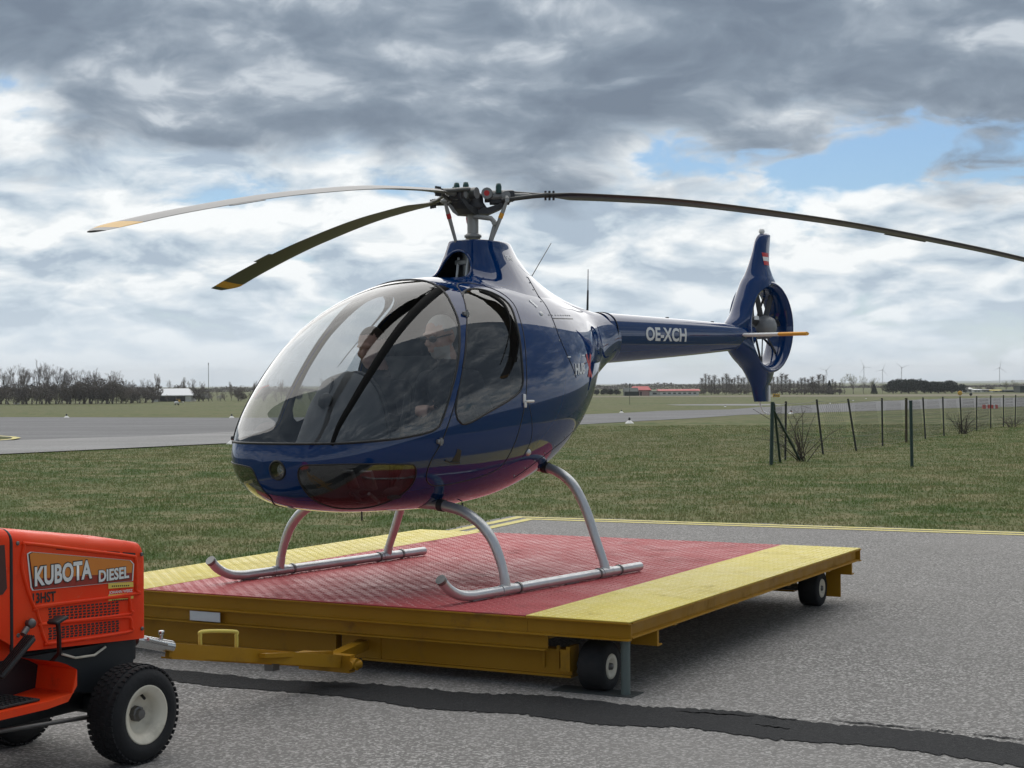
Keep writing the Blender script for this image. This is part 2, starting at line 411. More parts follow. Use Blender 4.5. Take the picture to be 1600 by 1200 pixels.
CHIN_S = [(1.70, -.30, .710), (1.765, -.12, .698), (1.766, -.075, .680), (1.763, -.055, .640), (1.741, -.03, .582), (1.69, -.03, .525), (1.45, -.15, .470), (1.252, -.277, .473), (1.194, -.383, .514), (1.168, -.47, .576), (1.179, -.523, .645), (1.215, -.54, .697), (1.283, -.525, .704), (1.53, -.436, .714)]
def nosemap(P): P = np.asarray(P); return np.stack([np.arctan2(P[:, 1], P[:, 0] - 0.9) * 0.8, P[:, 2]], 1)

V, N = HV.copy(), HN.copy(); F = HF
V, N, ws_in, F, ws_seg = split(V, N, F, sdf_poly(V[:, [0, 2]], WS))
surf_obj('windshield', V, N, ws_in, 'windshield_glass', heli)
seal('windshield_seal', V, N, ws_seg, 0.007, 'seal_black', heli)
for sg in (1, -1):
    g = sdf_poly(V[:, [0, 2]], DOOR); g = np.where(V[:, 1] * sg > 0, g, np.abs(g) + 0.01)
    V, N, dF, F, d_seg = split(V, N, F, g)
    g = sdf_poly(V[:, [0, 2]], DOORWIN); g = np.where(V[:, 1] * sg > 0, g, np.abs(g) + 0.01)
    V, N, w_in, dF, w_seg = split(V, N, dF, g)
    door = surf_obj('door', V, N, dF, 'blue_paint', heli, 0.001)
    surf_obj('door_lining', V, N, dF, 'liner', door, -0.02)
    surf_obj('door_window', V, N, w_in, 'window_glass', door)
    seal('window_seal', V, N, w_seg, 0.0065, 'seal_black', door)
    seal('door_gap', V, N, d_seg, 0.0036, 'seal_black', heli, 0.0005)
    # black sun strip curving round the rear of the door window
    strip = [(.40, 1.642), (.33, 1.628), (.285, 1.575), (.325, 1.475), (.415, 1.365), (.53, 1.235)]
    wd = [.012, .03, .034, .034, .028, .026]
    b = MB(); top = crom(np.array([(x + w * .6, z - w * .6) for (x, z), w in zip(strip, wd)]), 24); bot = crom(np.array([(x - w * .4, z + w * .3) for (x, z), w in zip(strip, wd)]), 24)
    rows = []
    for (a, c) in ((top, bot),):
        for (x1, z1), (x2, z2) in zip(a, c):
            r_ = []
            for (x, z) in ((x1, z1), (x2, z2)):
                h = HULL_BVH.ray_cast(Vector((x, 3 * sg, z)), Vector((0, -sg, 0)))
                r_.append(Vector((h[0].x, h[0].y + sg * .003, h[0].z)))
            rows.append([r_[0], r_[1], r_[1] - Vector((0, sg * .004, 0)), r_[0] - Vector((0, sg * .004, 0))])
    b.loft(rows); b.build('window_strip', M['strip_black'], door)
for cp in (CHIN_P, CHIN_S):
    poly = closed_smooth(nosemap(cp), 4); sg = np.sign(cp[3][1])
    g = sdf_poly(nosemap(V), poly); g = np.where(V[:, 0] > 0.95, g, np.abs(g) + 0.05)
    V, N, c_in, F, c_seg = split(V, N, F, g)
    surf_obj('chin_window', V, N, c_in, 'chin_glass', heli)
    seal('chin_window_seal', V, N, c_seg, 0.0045, 'seal_black', heli)
# landing light opening in the nose
LC = Vector((1.764, .095, .684))
g = np.sqrt((V[:, 1] - LC.y)**2 + (V[:, 2] - LC.z)**2) - 0.047; g = np.where(V[:, 0] > 1.5, g, 1.0)
V, N, l_in, F, l_seg = split(V, N, F, g)
g2 = sdf_poly(V[:, [0, 2]], [(-5, 0), (-1.385, 0), (-1.385, 3), (-5, 3)])
hull = surf_obj('fuselage', V, N, F, 'blue_paint', heli)
cabF = F[(V[F].mean(1)[:, 0] > -0.2)]
surf_obj('cabin_lining', V, N, cabF, 'liner', hull, -0.02)
surf_obj('landing_light_lens', V, N, l_in, 'window_glass', heli)
seal('landing_light_rim', V, N, l_seg, 0.006, 'seal_black', heli)
b = MB(); ax = Vector((-1, 0, 0)); cl = LC + Vector((-.005, .004, 0))
b.lathe([(.05, -.0), (.05, .06), (.04, .075), (.0, .08)], cl, ax, 24)
b.build('landing_light_housing', M['seal_black'], heli)
principled('lamp_reflector', (0.75, 0.75, 0.73), 0.12, 1.0, bump=0.5, bscale=90)
b = MB(); b.lathe([(.032, .014), (.026, .034), (.012, .046), (.001, .05)], cl + Vector((0, .008, 0)), ax, 20); b.build('landing_light_reflector', M['lamp_reflector'], heli)

def side_pt(x, z, sg=1, lift=0.0, both=True):
    o = Vector((x, 3 * sg, z)); d = Vector((0, -sg, 0)); best = None
    for bv in ((HULL_BVH, PYL_BVH) if both else (HULL_BVH,)):
        h = bv.ray_cast(o, d)
        if h[0] is not None and (best is None or h[0].y * sg > best[0].y * sg): best = h
    if best is None: return None
    n = best[1] if best[1].y * sg > 0 else -best[1]
    return best[0] + n * lift
def seam(pts, parent, sg=1, r=0.0028, n=30):
    P = [side_pt(x, z, sg, 0.0002) for x, z in crom(np.array(pts), n)]; P = [p for p in P if p is not None]
    b = MB(); b.tube(P, r, 5, caps=False); return b.build('panel_gap', M['seal_black'], parent)
for sg in (1, -1):
    seam([(-.30, 1.76), (-.26, 1.66), (-.17, 1.50), (-.16, 1.35), (-.28, 1.15)], hull, sg)
    seam([(-.17, 1.50), (-.35, 1.505), (-.52, 1.51)], hull, sg)
    seam([(.32, 1.03), (.28, .92), (.26, .8), (.30, .7)], hull, sg, 0.002)
    seam([(-.55, .90), (-.35, .83), (-.1, .74), (.1, .66), (.25, .58)], hull, sg, 0.0022)
for sg in (1, -1):    # quarter-turn fasteners along the cowling joints
    b = MB()
    for L in ([(-.30, 1.74), (-.26, 1.66), (-.17, 1.50), (-.16, 1.35), (-.28, 1.15)], [(-.17, 1.50), (-.35, 1.505), (-.52, 1.51)], [(-.55, .90), (-.35, .83), (-.1, .74), (.1, .66), (.25, .58)]):
        for x, z in crom(np.array(L), 9):
            p = side_pt(x + .022, z + .018, sg, .0)
            if p is not None: b.lathe([(0, .0016), (.0055, .0014), (.007, -.001)], p, (0, sg, .2), 8)
    o = b.build('cowling_fasteners', M['hub_metal'], hull); o['kind'] = 'stuff'
# air scoop, drain, fuel cap, steps, hinges and handle on the port and starboard sides
for sg in (1, -1):
    p = side_pt(.345, 1.022, sg, .004); b = MB()
    b.box(p + Vector((.012, 0, .012)), (.022, .012, .05), bev=.005); b.box(p + Vector((-.025, sg * .012, -.004)), (.075, .014, .014), bev=.005); b.box(p + Vector((.012, sg * .006, -.024)), (.016, .014, .03), bev=.004)
    b.build('door_handle', M['white_paint'], heli)
    for (x, z) in ((.667, 1.499), (1.068, .816)):
        p = side_pt(x, z, sg, .006); b = MB(); b.box(p, (.045, .02, .024), bev=.004); b.cyl(p + Vector((0, sg * .008, -.02)), p + Vector((0, sg * .008, .02)), .008, 8)
        b.build('door_hinge', M['hub_metal'], heli)
    # static scoop on the lower door: triangular dark inlet with a small lip
    b = MB(); q = [side_pt(x, z, sg, .003) for x, z in ((.93, .775), (.895, .765), (.89, .70), (.955, .705), (.935, .745))]
    b.add(q, [(0, 1, 2, 3, 4)]); b.tube([side_pt(x, z, sg, .006) for x, z in ((1.01, .716), (.96, .703), (.89, .698))], .004, 6)
    b.build('air_inlet', M['seal_black'], heli)
    p = side_pt(.254, .728, sg, .0); n = Vector((0, sg, -.3)).normalized(); b = MB(); b.lathe([(.0, .014), (.014, .012), (.02, .004), (.021, -.01)], p, n, 16); b.build('tie_down_socket', M['skid_metal'], heli)
    p = side_pt(-.054, 1.525, sg, .003); b = MB(); b.lathe([(0, .004), (.013, .003), (.016, -.004)], p, (0, sg, .8), 14); b.build('fuel_cap', M['white_paint'], heli)
    p = [side_pt(x, z, sg, .003) for x, z in ((-.03, 1.60), (-.055, 1.612), (-.075, 1.57), (-.05, 1.558))]; b = MB(); b.add(p, [(0, 1, 2, 3)]); b.build('placard', M['lettering'], heli)
# windshield posts (dark bows inside the bubble)
for sg in (1, -1):
    pts = crom(np.array([(.608, .267, 1.66), (.873, .323, 1.552), (1.139, .364, 1.389), (1.363, .38, 1.185), (1.506, .374, 1.022), (1.591, .362, .91), (1.637, .352, .81)]), 40)
    b = MB(); rows = []
    for i, (x, y, z) in enumerate(pts):
        w = .030 - .020 * i / 39; P = Vector((x, y * sg, z))
        h = HULL_BVH.find_nearest(P); n = h[1] if h[1].dot(h[0] - Vector((.3, 0, 1.0))) > 0 else -h[1]
        t = (Vector(pts[min(i + 1, 39)]) - Vector(pts[max(i - 1, 0)])); t.y *= sg; t.normalize(); s_ = t.cross(n).normalized()
        ins = []
        for k in (-1, 1):
            hh = HULL_BVH.find_nearest(h[0] + s_ * w * k); ins.append(hh[0] + n * .002)
        rows.append([ins[0], (ins[0] + ins[1]) / 2 + n * .003, ins[1], ins[1] - n * .008, ins[0] - n * .008])
    b.loft(rows); b.build('windshield_post', M['strip_black'], heli)
# vent string tab and small vent on the bubble
b = MB(); b.tube([side_pt(1.38, 1.05, -1, .002), side_pt(1.30, 1.10, -1, .003), side_pt(1.2, 1.115, -1, .003)], .004, 6); b.build('canopy_vent', M['red_paint'], heli)

# ---------------- mast fairing with open front
g = np.sqrt((PV[:, 1] / .135)**2 + ((PV[:, 2] - 1.70) / .205)**2) - 1; g = np.where(PV[:, 0] > 0.02, g, 1.0)
V2, N2, op_in, F2, op_seg = split(PV, PN, PF, g)
fair = surf_obj('mast_fairing', V2, N2, F2, 'blue_paint', heli)
surf_obj('fairing_lining', V2, N2, F2[(V2[F2].mean(1)[:, 2] > 1.66)], 'liner', fair, -0.014)
seal('fairing_opening_rim', V2, N2, op_seg, 0.008, 'blue_paint', fair)
b = MB(); top = [tuple(v) for v in PV.reshape(PYN[0], PYN[1], 3)[-1]]
b.loft([top, [(x * .9 - .01, y * .9, z - .012) for x, y, z in top], [(x * .45, y * .45, z - .014) for x, y, z in top]], caps=(False, True)); b.build('fairing_top', M['hub_dark'], fair)
b = MB(); b.box((-.04, 0, 1.80), (.06, .24, .22)); b.box((.02, 0, 1.705), (.28, .26, .02)); b.build('bulkhead', M['hub_metal'], fair)
b = MB(); b.cyl((.02, 0, 1.70), (.02, 0, 1.96), .05, 20); b.box((.05, .045, 1.80), (.05, .05, .17), bev=.008); b.box((.06, -.03, 1.84), (.05, .09, .03), bev=.006); b.build('gearbox_column', M['mast_grey'], fair)
b = MB(); b.cyl((.10, .02, 1.72), (.085, .03, 1.86), .009, 8); b.cyl((.10, -.05, 1.72), (.07, -.055, 1.87), .008, 8); b.cyl((.085, .03, 1.86), (.04, .05, 1.875), .011, 8); b.build('control_rod', M['white_paint'], fair)
b = MB(); b.cyl((.07, .085, 1.72), (.05, .085, 1.90), .024, 12); b.build('servo', M['hub_metal'], fair)

# ---------------- tail boom
BX = np.array([(-1.30, 1.245, 1.588, .150), (-1.42, 1.25, 1.586, .146), (-2.0, 1.282, 1.579, .125), (-2.6, 1.318, 1.570, .106), (-3.1, 1.352, 1.560, .09), (-3.36, 1.37, 1.556, .075), (-3.5, 1.40, 1.55, .05)])
rows = crom(BX, 60); rings = []
for x, zb, zt, hw in rows:
    a = np.linspace(0, 2 * PI, 64, endpoint=False); c, s_ = np.cos(a), np.sin(a); zm = zb + (zt - zb) * .56
    e = np.where(s_ > 0, 2 / 2.5, 2 / 2.1)
    y = hw * np.sign(c) * np.abs(c) ** e; z = zm + np.where(s_ > 0, (zt - zm), (zm - zb)) * np.sign(s_) * np.abs(s_) ** e
    rings.append([(x, yy, zz) for yy, zz in zip(y, z)])
b = MB(); b.loft(rings, caps=(False, True)); boom = b.build('tail_boom', M['blue_paint'], heli)
BOOM_BVH = BVHTree.FromPolygons(b.v, b.f)
b = MB(); b.tube([(-1.37, y * 1.006, z) for x, y, z in rings[0]] + [(-1.37, rings[0][0][1], rings[0][0][2])], .004, 6, caps=False); b.build('boom_joint', M['seal_black'], boom)
for x in (-2.25, -2.9): b = MB(); b.box((x, 0, float(interp1(-BX[:, 0], BX[:, 2], -x)) + .003), (.02, .02, .01), bev=.002); b.build('rivet_block', M['hub_dark'], boom)

# ---------------- fin with ducted tail rotor
DC = (-3.66, 1.545)
def fin_ring():
    b = MB(); n = 96; m = 28; rings = []
    for k in range(n):
        a = 2 * PI * k / n; ca, sa = math.cos(a), math.sin(a)
        ro = .362 - .015 * max(0, ca); hd = .105 + .01 * abs(ca)
        if ca > 0: hd -= .02 * ca
        ri = .292; mid = (ri + ro) / 2; hr = (ro - ri) / 2; ring = []
        for j in range(m):
            t = 2 * PI * j / m; e = 0.62
            rr = mid + hr * math.copysign(abs(math.cos(t)) ** e, math.cos(t)); yy = hd * math.copysign(abs(math.sin(t)) ** e, math.sin(t))
            if math.cos(t) < 0: rr += .018 * (abs(yy) / hd) ** 4
            ring.append((DC[0] + ca * rr, yy, DC[1] + sa * rr))
        rings.append(ring)
    rings.append(rings[0]); b.loft(rings, caps=(False, False)); return b
fin = fin_ring().build('fan_duct', M['blue_paint'], heli)
def foil_loft(rows, n=40):
    """rows: z, x leading, x trailing, half thickness, y shift"""
    rings = []
    for z, xl, xt, h, ysh in rows:
        r_ = []
        for k in range(n):
            a = 2 * PI * k / n; u = .5 - .5 * math.cos(a); yy = h * math.sin(a) * (1 - .35 * u) * (1.25 if u < .4 else 1.25 - .35 * (u - .4))
            r_.append((xl + (xt - xl) * u, ysh + yy, z))
        rings.append(r_)
    return rings
up_rows = crom(np.array([(1.50, -3.02, -3.72, .055, 0), (1.56, -3.11, -3.75, .075, 0), (1.64, -3.235, -3.78, .095, 0), (1.765, -3.335, -3.85, .108, 0), (1.89, -3.42, -3.88, .10, 0), (1.95, -3.47, -3.84, .08, 0), (2.03, -3.52, -3.795, .06, 0), (2.13, -3.57, -3.80, .046, 0), (2.22, -3.61, -3.815, .04, 0), (2.265, -3.65, -3.825, .03, 0), (2.283, -3.71, -3.815, .012, 0)]), 60)
# the fin is carved by the duct: only the ring of material outside the opening stays
def carve(rings):
    b = MB(); n = len(rings[0])
    bm = bmesh.new(); vs = [[bm.verts.new(p) for p in r_] for r_ in rings]
    for i in range(len(rings) - 1):
        for j in range(n):
            f = bm.faces.new((vs[i][j], vs[i][(j + 1) % n], vs[i + 1][(j + 1) % n], vs[i + 1][j])); f.smooth = True
    bm.faces.new(vs[0][::-1]); bm.faces.new(vs[-1])
    bmesh.ops.recalc_face_normals(bm, faces=bm.faces)
    me = bpy.data.meshes.new('tail_fin'); bm.to_mesh(me); bm.free(); return me
def bool_cut(o, cutter):
    md = o.modifiers.new('cut', 'BOOLEAN'); md.operation = 'DIFFERENCE'; md.solver = 'EXACT'; md.object = cutter
    dg = bpy.context.evaluated_depsgraph_get(); me = bpy.data.meshes.new_from_object(o.evaluated_get(dg)); o.modifiers.clear(); o.data = me
    for p in me.polygons: p.use_smooth = True
    me.set_sharp_from_angle(angle=R(40))
cb = MB(); cb.cyl((DC[0], -.5, DC[1]), (DC[0], .5, DC[1]), .325, 72); cutter = cb.build('cutter', M['blue_paint'], heli)
upper = link_mesh('tail_fin', carve(foil_loft(up_rows)), M['blue_paint'], heli)
lo_rows = crom(np.array([(1.54, -3.05, -3.70, .055, 0), (1.43, -3.11, -3.74, .085, 0), (1.367, -3.19, -3.78, .098, 0), (1.30, -3.29, -3.82, .10, 0), (1.228, -3.42, -3.86, .09, 0), (1.15, -3.495, -3.83, .07, 0), (1.08, -3.54, -3.775, .048, 0), (1.02, -3.565, -3.765, .044, 0), (.968, -3.586, -3.765, .042, 0)]), 50)
lower = link_mesh('lower_fin', carve(foil_loft(lo_rows)), M['blue_paint'], heli)
bpy.context.view_layer.update()
bool_cut(upper, cutter); bool_cut(lower, cutter); bpy.data.objects.remove(cutter)
# light strip on the lower fin's trailing edge, tail skid, position light
b = MB(); b.box((-3.752, 0, 1.03), (.03, .060, .125), bev=.004); b.build('trailing_tab', M['white_paint'], lower)
b = MB(); b.tube([tuple(p) for p in crom(np.array([(-3.64, 0, .975), (-3.66, 0, .93), (-3.70, 0, .89), (-3.77, 0, .872)]), 14)], .0055, 7); b.cyl((-3.765, 0, .873), (-3.80, 0, .868), .012, 8, .007); b.build('tail_skid', M['white_paint'], heli)
b = MB(); b.lathe([(.0, .03), (.018, .027), (.024, .012), (.024, 0)], (-3.69, 0, 2.285), (0, 0, 1), 14); b.lathe([(.017, 0), (.017, -.02)], (-3.69, 0, 2.285), (0, 0, 1), 12); b.build('beacon', M['white_paint'], heli)
for k, m_ in enumerate(('red_paint', 'white_paint', 'red_paint')):
    for sg in (1, -1):
        z1 = 2.122 - k * .032; b = MB(); q = [[], []]
        bvh = BVHTree.FromObject(upper, bpy.context.evaluated_depsgraph_get())
        for x in np.linspace(-3.605, -3.715, 9):
            for row, z in zip(q, (z1, z1 - .032)):
                h = bvh.ray_cast(Vector((x, sg, z)), Vector((0, -sg, 0))); row.append(h[0] + Vector((0, sg * .003, 0)))
        b.loft(q, closed=False); b.build('flag_stripe', M[m_], upper)
b = MB(); b.box((-3.44, .082, 1.61), (.07, .004, .028)); b.build('warning_placard', M['lettering'], fin)
# tail rotor: hub, seven blades, stator vanes
principled('fan_grey', (0.20, 0.205, 0.21), 0.45, 0.2, var=0.08)
b = MB(); b.lathe([(.0, .125), (.04, .122), (.07, .105), (.088, .07), (.092, .02), (.092, -.09), (.07, -.11), (0, -.115)], (DC[0], 0, DC[1]), (0, 1, 0), 36); b.build('fan_hub', M['fan_grey'], heli)
for k in range(7):
    a = 2 * PI * k / 7 + .3; rings = []
    for r_, tw, ch in ((.085, R(30), .05), (.18, R(24), .052), (.285, R(16), .05)):
        u = Vector((math.cos(a), 0, math.sin(a))); t = Vector((-math.sin(a), 0, math.cos(a))); w = t * math.cos(tw) + Vector((0, 1, 0)) * math.sin(tw); nn = u.cross(w)
        o = Vector((DC[0], .02, DC[1])) + u * r_
        rings.append([o + w * (math.cos(q) * ch / 2) + nn * (math.sin(q) * .005) for q in np.linspace(0, 2 * PI, 10, endpoint=False)])
    b = MB(); b.loft(rings); b.build('fan_blade', M['hub_dark'], heli)
for k in range(9):
    a = 2 * PI * k / 9 + .1; u = Vector((math.cos(a), 0, math.sin(a))); b = MB(); o = Vector((DC[0], -.06, DC[1]))
    b.tube([o + u * .08, o + u * .30], .009, 8, flat=1.0); b.build('stator_vane', M['hub_dark'], heli)
# horizontal stabiliser: white with orange tips
def stab(sg, y0, y1, mat, name, parent=None):
    b = MB(); rings = []
    for y in np.linspace(y0, y1, 8):
        u = (y - .0) / .56; ch = .20 - .05 * u; xl = -3.20 - .03 * u
        if u > .93: ch *= max(.35, 1 - (u - .93) * 7); xl -= (u - .93) * .6
        th = .016
        rings.append([(xl - ch * (.5 - .5 * math.cos(a)), sg * y, 1.476 + th * math.sin(a) * (1.2 - .7 * (.5 - .5 * math.cos(a)))) for a in np.linspace(0, 2 * PI, 24, endpoint=False)])
    b.loft(rings); return b.build(name, M[mat], parent or heli)
for sg in (1, -1):
    st = stab(sg, .04, .37, 'white_paint', 'stabilizer'); stab(sg, .3705, .57, 'orange_yellow', 'stabilizer_tip', st)
# aerials
b = MB(); b.cyl((-1.23, 0, 1.585), (-1.238, 0, 1.73), .008, 8, .006); b.cyl((-1.238, 0, 1.73), (-1.242, 0, 1.868), .0035, 6, .0025); b.tube([(-1.23, 0, 1.588), (-1.15, 0, 1.592), (-1.05, 0, 1.60)], .006, 6); b.build('aerial', M['hub_dark'], heli)
b = MB(); b.cyl((-.568, 0, 1.755), (-.816, 0, 2.012), .0035, 6, .0025); b.build('whip_aerial', M['hub_metal'], heli)
for p, q in (((.40, .22, .44), (.395, .225, .36)), ((.9, -.1, .43), (.9, -.1, .36))): b = MB(); b.cyl(p, q, .005, 6); b.build('belly_aerial', M['hub_dark'], heli)

# ---------------- landing gear
T2 = .827
for sg in (1, -1):
    b = MB(); P = crom(np.array([(1.355, .135), (1.30, .086), (1.217, .047), (1.12, .031), (1.0, .029), (.5, .029), (0, .029), (-.53, .029)]), 60)
    b.tube([(x, sg * T2, z) for x, z in P], .0265, 14); sk = b.build('skid', M['skid_metal'], heli)
    b = MB(); b.cyl((1.345, sg * T2, .126), (1.36, sg * T2, .139), .0285, 14); b.build('skid_cap', M['hub_metal'], sk)
    for x, w, rr in ((.807, .05, .0305), (-.161, .05, .0305), (-.30, .006, .0325), (.70, .006, .0325), (-.08, .006, .0325)):
        b = MB(); b.cyl((x - w, sg * T2, .030), (x + w, sg * T2, .030), rr - .001, 14); b.build('skid_clamp', M['skid_metal' if w > .01 else 'hub_metal'], sk)
    for x in (1.05, .2): b = MB(); b.box((x, sg * T2, .0035), (.12, .03, .007), bev=.002); b.build('wear_shoe', M['hub_metal'], sk)
for name, x, pts in (('front_leg', .807, [(T2, .03), (.815, .10), (.787, .19), (.735, .29), (.655, .371), (.548, .428), (.438, .452), (.33, .462), (.15, .465), (0, .465)]), ('rear_leg', -.161, [(T2, .03), (.81, .09), (.762, .206), (.688, .388), (.60, .525), (.487, .60), (.372, .625), (.2, .63), (0, .63)])):
    for sg in (1, -1):
        b = MB(); P = crom(np.array(pts), 50); b.tube([(x, sg * y, z) for y, z in P], [.023 + .006 * min(1, i / 25) for i in range(50)], 12); lg = b.build(name, M['skid_metal'], heli)
        b = MB(); b.tube([(x, sg * y, z) for y, z in P[0:7]], .027, 12); b.build('leg_socket', M['skid_metal'], lg)
        k = 34; b = MB(); b.tube([(x, sg * y, z) for y, z in P[k:k + 3]], .034, 12); b.build('leg_bracket', M['hub_dark'], lg)
# ---------------- main rotor
principled('blade_dark', (0.035, 0.034, 0.031), 0.42, 0.0, coat=0.15, coat_rough=.25, var=0.15, vscale=3)
principled('blade_tip_yellow', (0.62, 0.34, 0.03), 0.45, var=0.08)
principled('teal_cap', (0.012, 0.06, 0.056), 0.45)
HUBZ = 2.235
b = MB(); b.cyl((0, 0, 1.93), (0, 0, 2.17), .034, 24); b.lathe([(.036, 1.945), (.044, 1.948), (.044, 1.99), (.052, 1.993), (.052, 2.005), (.036, 2.015)], (0, 0, 0), (0, 0, 1), 24); mast = b.build('rotor_mast', M['mast_grey'], heli)
b = MB(); b.lathe([(.043, 1.94), (.0455, 1.943), (.0455, 1.984), (.043, 1.986)], (0, 0, 0), (0, 0, 1), 24); principled('beige_ring', (.22, .2, .13), .5); b.build('mast_collar', M['beige_ring'], mast)
b = MB(); b.tube([(.03, .03, 2.115), (-.02, .12, 2.10), (-.03, .145, 2.07)], .015, 10); b.tube([(-.03, .145, 2.075), (-.02, .112, 1.945)], [.012, .017], 10); b.cyl((-.06, .14, 2.07), (0, .155, 2.07), .014, 10); b.build('scissor_link', M['mast_grey'], mast)
b = MB(); b.lathe([(0, 2.33 - .07), (.045, 2.258), (.06, 2.245), (.065, 2.20), (.085, 2.17), (.06, 2.15), (.03, 2.145)], (0, 0, 0), (0, 0, 1), 28); b.build('rotor_hub', M['hub_dark'], heli)
TILT = -.028
def blade_z(r_, az):
    droop = float(interp1([0, .4, 1, 2, 3, 3.6], [0, .0, .025, .13, .29, .41], r_))
    return HUBZ - droop * (1.27 if 2 < az < 2.6 else 1.0) + TILT * r_ * math.cos(az)
for az in (R(12), R(127), R(-110)):
    u = Vector((math.cos(az), math.sin(az), 0)); t = Vector((-u.y, u.x, 0)); up = Vector((0, 0, 1))
    P = lambda r_, s_=0.0, z=0.0: u * r_ + t * s_ + up * (blade_z(r_, az) + z)
    # star arm under the hub, bowl shaped
    b = MB(); rings = []
    for r_, z, w, h in ((.02, -.085, .05, .02), (.09, -.09, .05, .02), (.16, -.065, .042, .017), (.225, -.02, .034, .016), (.25, .0, .026, .014)):
        c = P(r_, 0, z); rings.append([c + t * w + up * h, c - t * w + up * h, c - t * w - up * h, c + t * w - up * h])
    b.loft(rings, smooth=False); b.build('hub_arm', M['hub_dark'], heli)
    # damper block and bearing housing
    b = MB(); b.cyl(P(.07), P(.24), .036, 18); b.cyl(P(.085, -.075, .012), P(.10, .075, .012), .034, 18); b.cyl(P(.20, -.05, 0), P(.20, .05, 0), .026, 14); gr = b.build('blade_grip', M['hub_metal'], heli)
    b = MB(); b.cyl(P(.084, -.0765, .012), P(.084, -.072, .012), .017, 16); b.build('grip_cap', M['red_paint'], gr)
    b = MB(); b.box(P(.225, 0, .0), (.05, .075, .06), Matrix.Rotation(az, 3, 'Z'), bev=.008); b.box(P(.16, .0, -.035), (.12, .06, .03), Matrix.Rotation(az, 3, 'Z'), bev=.006); b.build('damper', M['hub_dark'], gr)
    b = MB(); b.lathe([(0, .03), (.014, .027), (.018, .01), (.018, -.03)], P(.155, .03, .045), (0, 0, 1), 12); b.lathe([(0, .03), (.014, .027), (.018, .01), (.018, -.03)], P(.155, -.03, .045), (0, 0, 1), 12); b.build('grip_bolt', M['teal_cap'], gr)
    # fork of the blade root
    for sg in (1, -1):
        b = MB(); pts = [P(.17, sg * .055, .030 * sg), P(.25, sg * .05, .022 * sg), P(.36, sg * .026, .008 * sg), P(.45, sg * .018, 0)]
        b.tube(pts, [.014, .013, .013, .015], 10); b.build('blade_fork', M['blade_dark'], gr)
    b = MB()
    for k in range(3): b.cyl(P(.435 + .024 * k, .0, -.03), P(.435 + .024 * k, .0, .026), .007, 8)
    b.build('root_bolt', M['hub_dark'], gr)
    b = MB(); b.cyl(P(.24), P(.33), .018, 12, .014); b.cyl(P(.33), P(.37), .0145, 12, .004); b.build('torsion_rod', M['hub_metal'], gr)
    # blade (turns clockwise seen from above)
    def section(r_, n=22):
        ch = float(interp1([.40, .48, .60, 3.3, 3.6], [.05, .075, .172, .176, .176], r_)); tw = R(float(interp1([.4, 1, 3.6], [8, 6.5, -1.5], r_)) - (5 if az < -1 else 0))
        xl = -.30 * ch; sweep = max(0, r_ - 3.42) / .18
        le = -.30 * ch + .55 * ch * sweep ** 1.6 * .8; te = .70 * ch
        le_, te_ = le, te; th = .011 + .010 * max(0, (.7 - r_)); th *= 1 - .6 * sweep
        c0 = P(r_); ring = []
        dz = (blade_z(r_ + .01, az) - blade_z(r_ - .01, az)) / .02; uu = (u + up * dz).normalized(); nn = uu.cross(t).normalized()
        for k in range(n):
            a = 2 * PI * k / n; q = .5 - .5 * math.cos(a); s_ = le_ + (te_ - le_) * q; hh = th * math.sin(a) * (1.35 - 1.0 * q)
            w = t * math.cos(tw) - nn * math.sin(tw); ring.append(c0 + w * s_ + nn * hh)
        return ring
    rs = list(np.linspace(.40, .72, 8)) + list(np.linspace(.8, 3.36, 30))
    b = MB(); b.loft([section(r_) for r_ in rs]); bl = b.build('rotor_blade', M['blade_dark'], heli)
    b = MB(); b.loft([section(r_) for r_ in np.linspace(3.362, 3.52, 8)]); b.build('blade_tip', M['blade_tip_yellow'], bl)
    b = MB(); b.loft([section(r_) for r_ in np.linspace(3.521, 3.60, 8)]); b.build('blade_end', M['blade_dark'], bl)
    rg = [section(r_) for r_ in (2.5, 2.75)]; te = [x[11] for x in rg]; b = MB(); w = t * .03
    b.add([te[0], te[1], te[1] + w, te[0] + w, te[0] - up * .003, te[1] - up * .003, te[1] + w - up * .003, te[0] + w - up * .003], [(0, 1, 2, 3), (4, 5, 6, 7), (2, 3, 7, 6), (0, 3, 7, 4), (1, 2, 6, 5)]); b.build('trim_tab', M['blade_dark'], bl)
    # pitch link
    top = P(.205, -.085, -.035); bot = Vector((u * .105 - t * .06)) + up * 1.955
    b = MB(); b.tube([bot, bot.lerp(top, .75), top], [.010, .013, .008], 10); b.cyl(top - t * .02, top + t * .02, .013, 10); b.cyl(P(.205, -.09, -.03), P(.2, -.03, -.005), .013, 10); pk = b.build('pitch_link', M['mast_grey'], heli)
    b = MB(); b.cyl(bot.lerp(top, .58), bot.lerp(top, .70), .0145, 10); b.build('link_tape', M['red_paint' if abs(az) > 1.9 or az < 1 else 'orange_yellow'] if az < 2 else M['orange_yellow'], pk)
b = MB(); b.lathe([(.108, 1.945), (.112, 1.95), (.112, 1.964), (.10, 1.97), (.05, 1.97)], (0, 0, 0), (0, 0, 1), 30); b.build('swashplate', M['hub_dark'], heli)

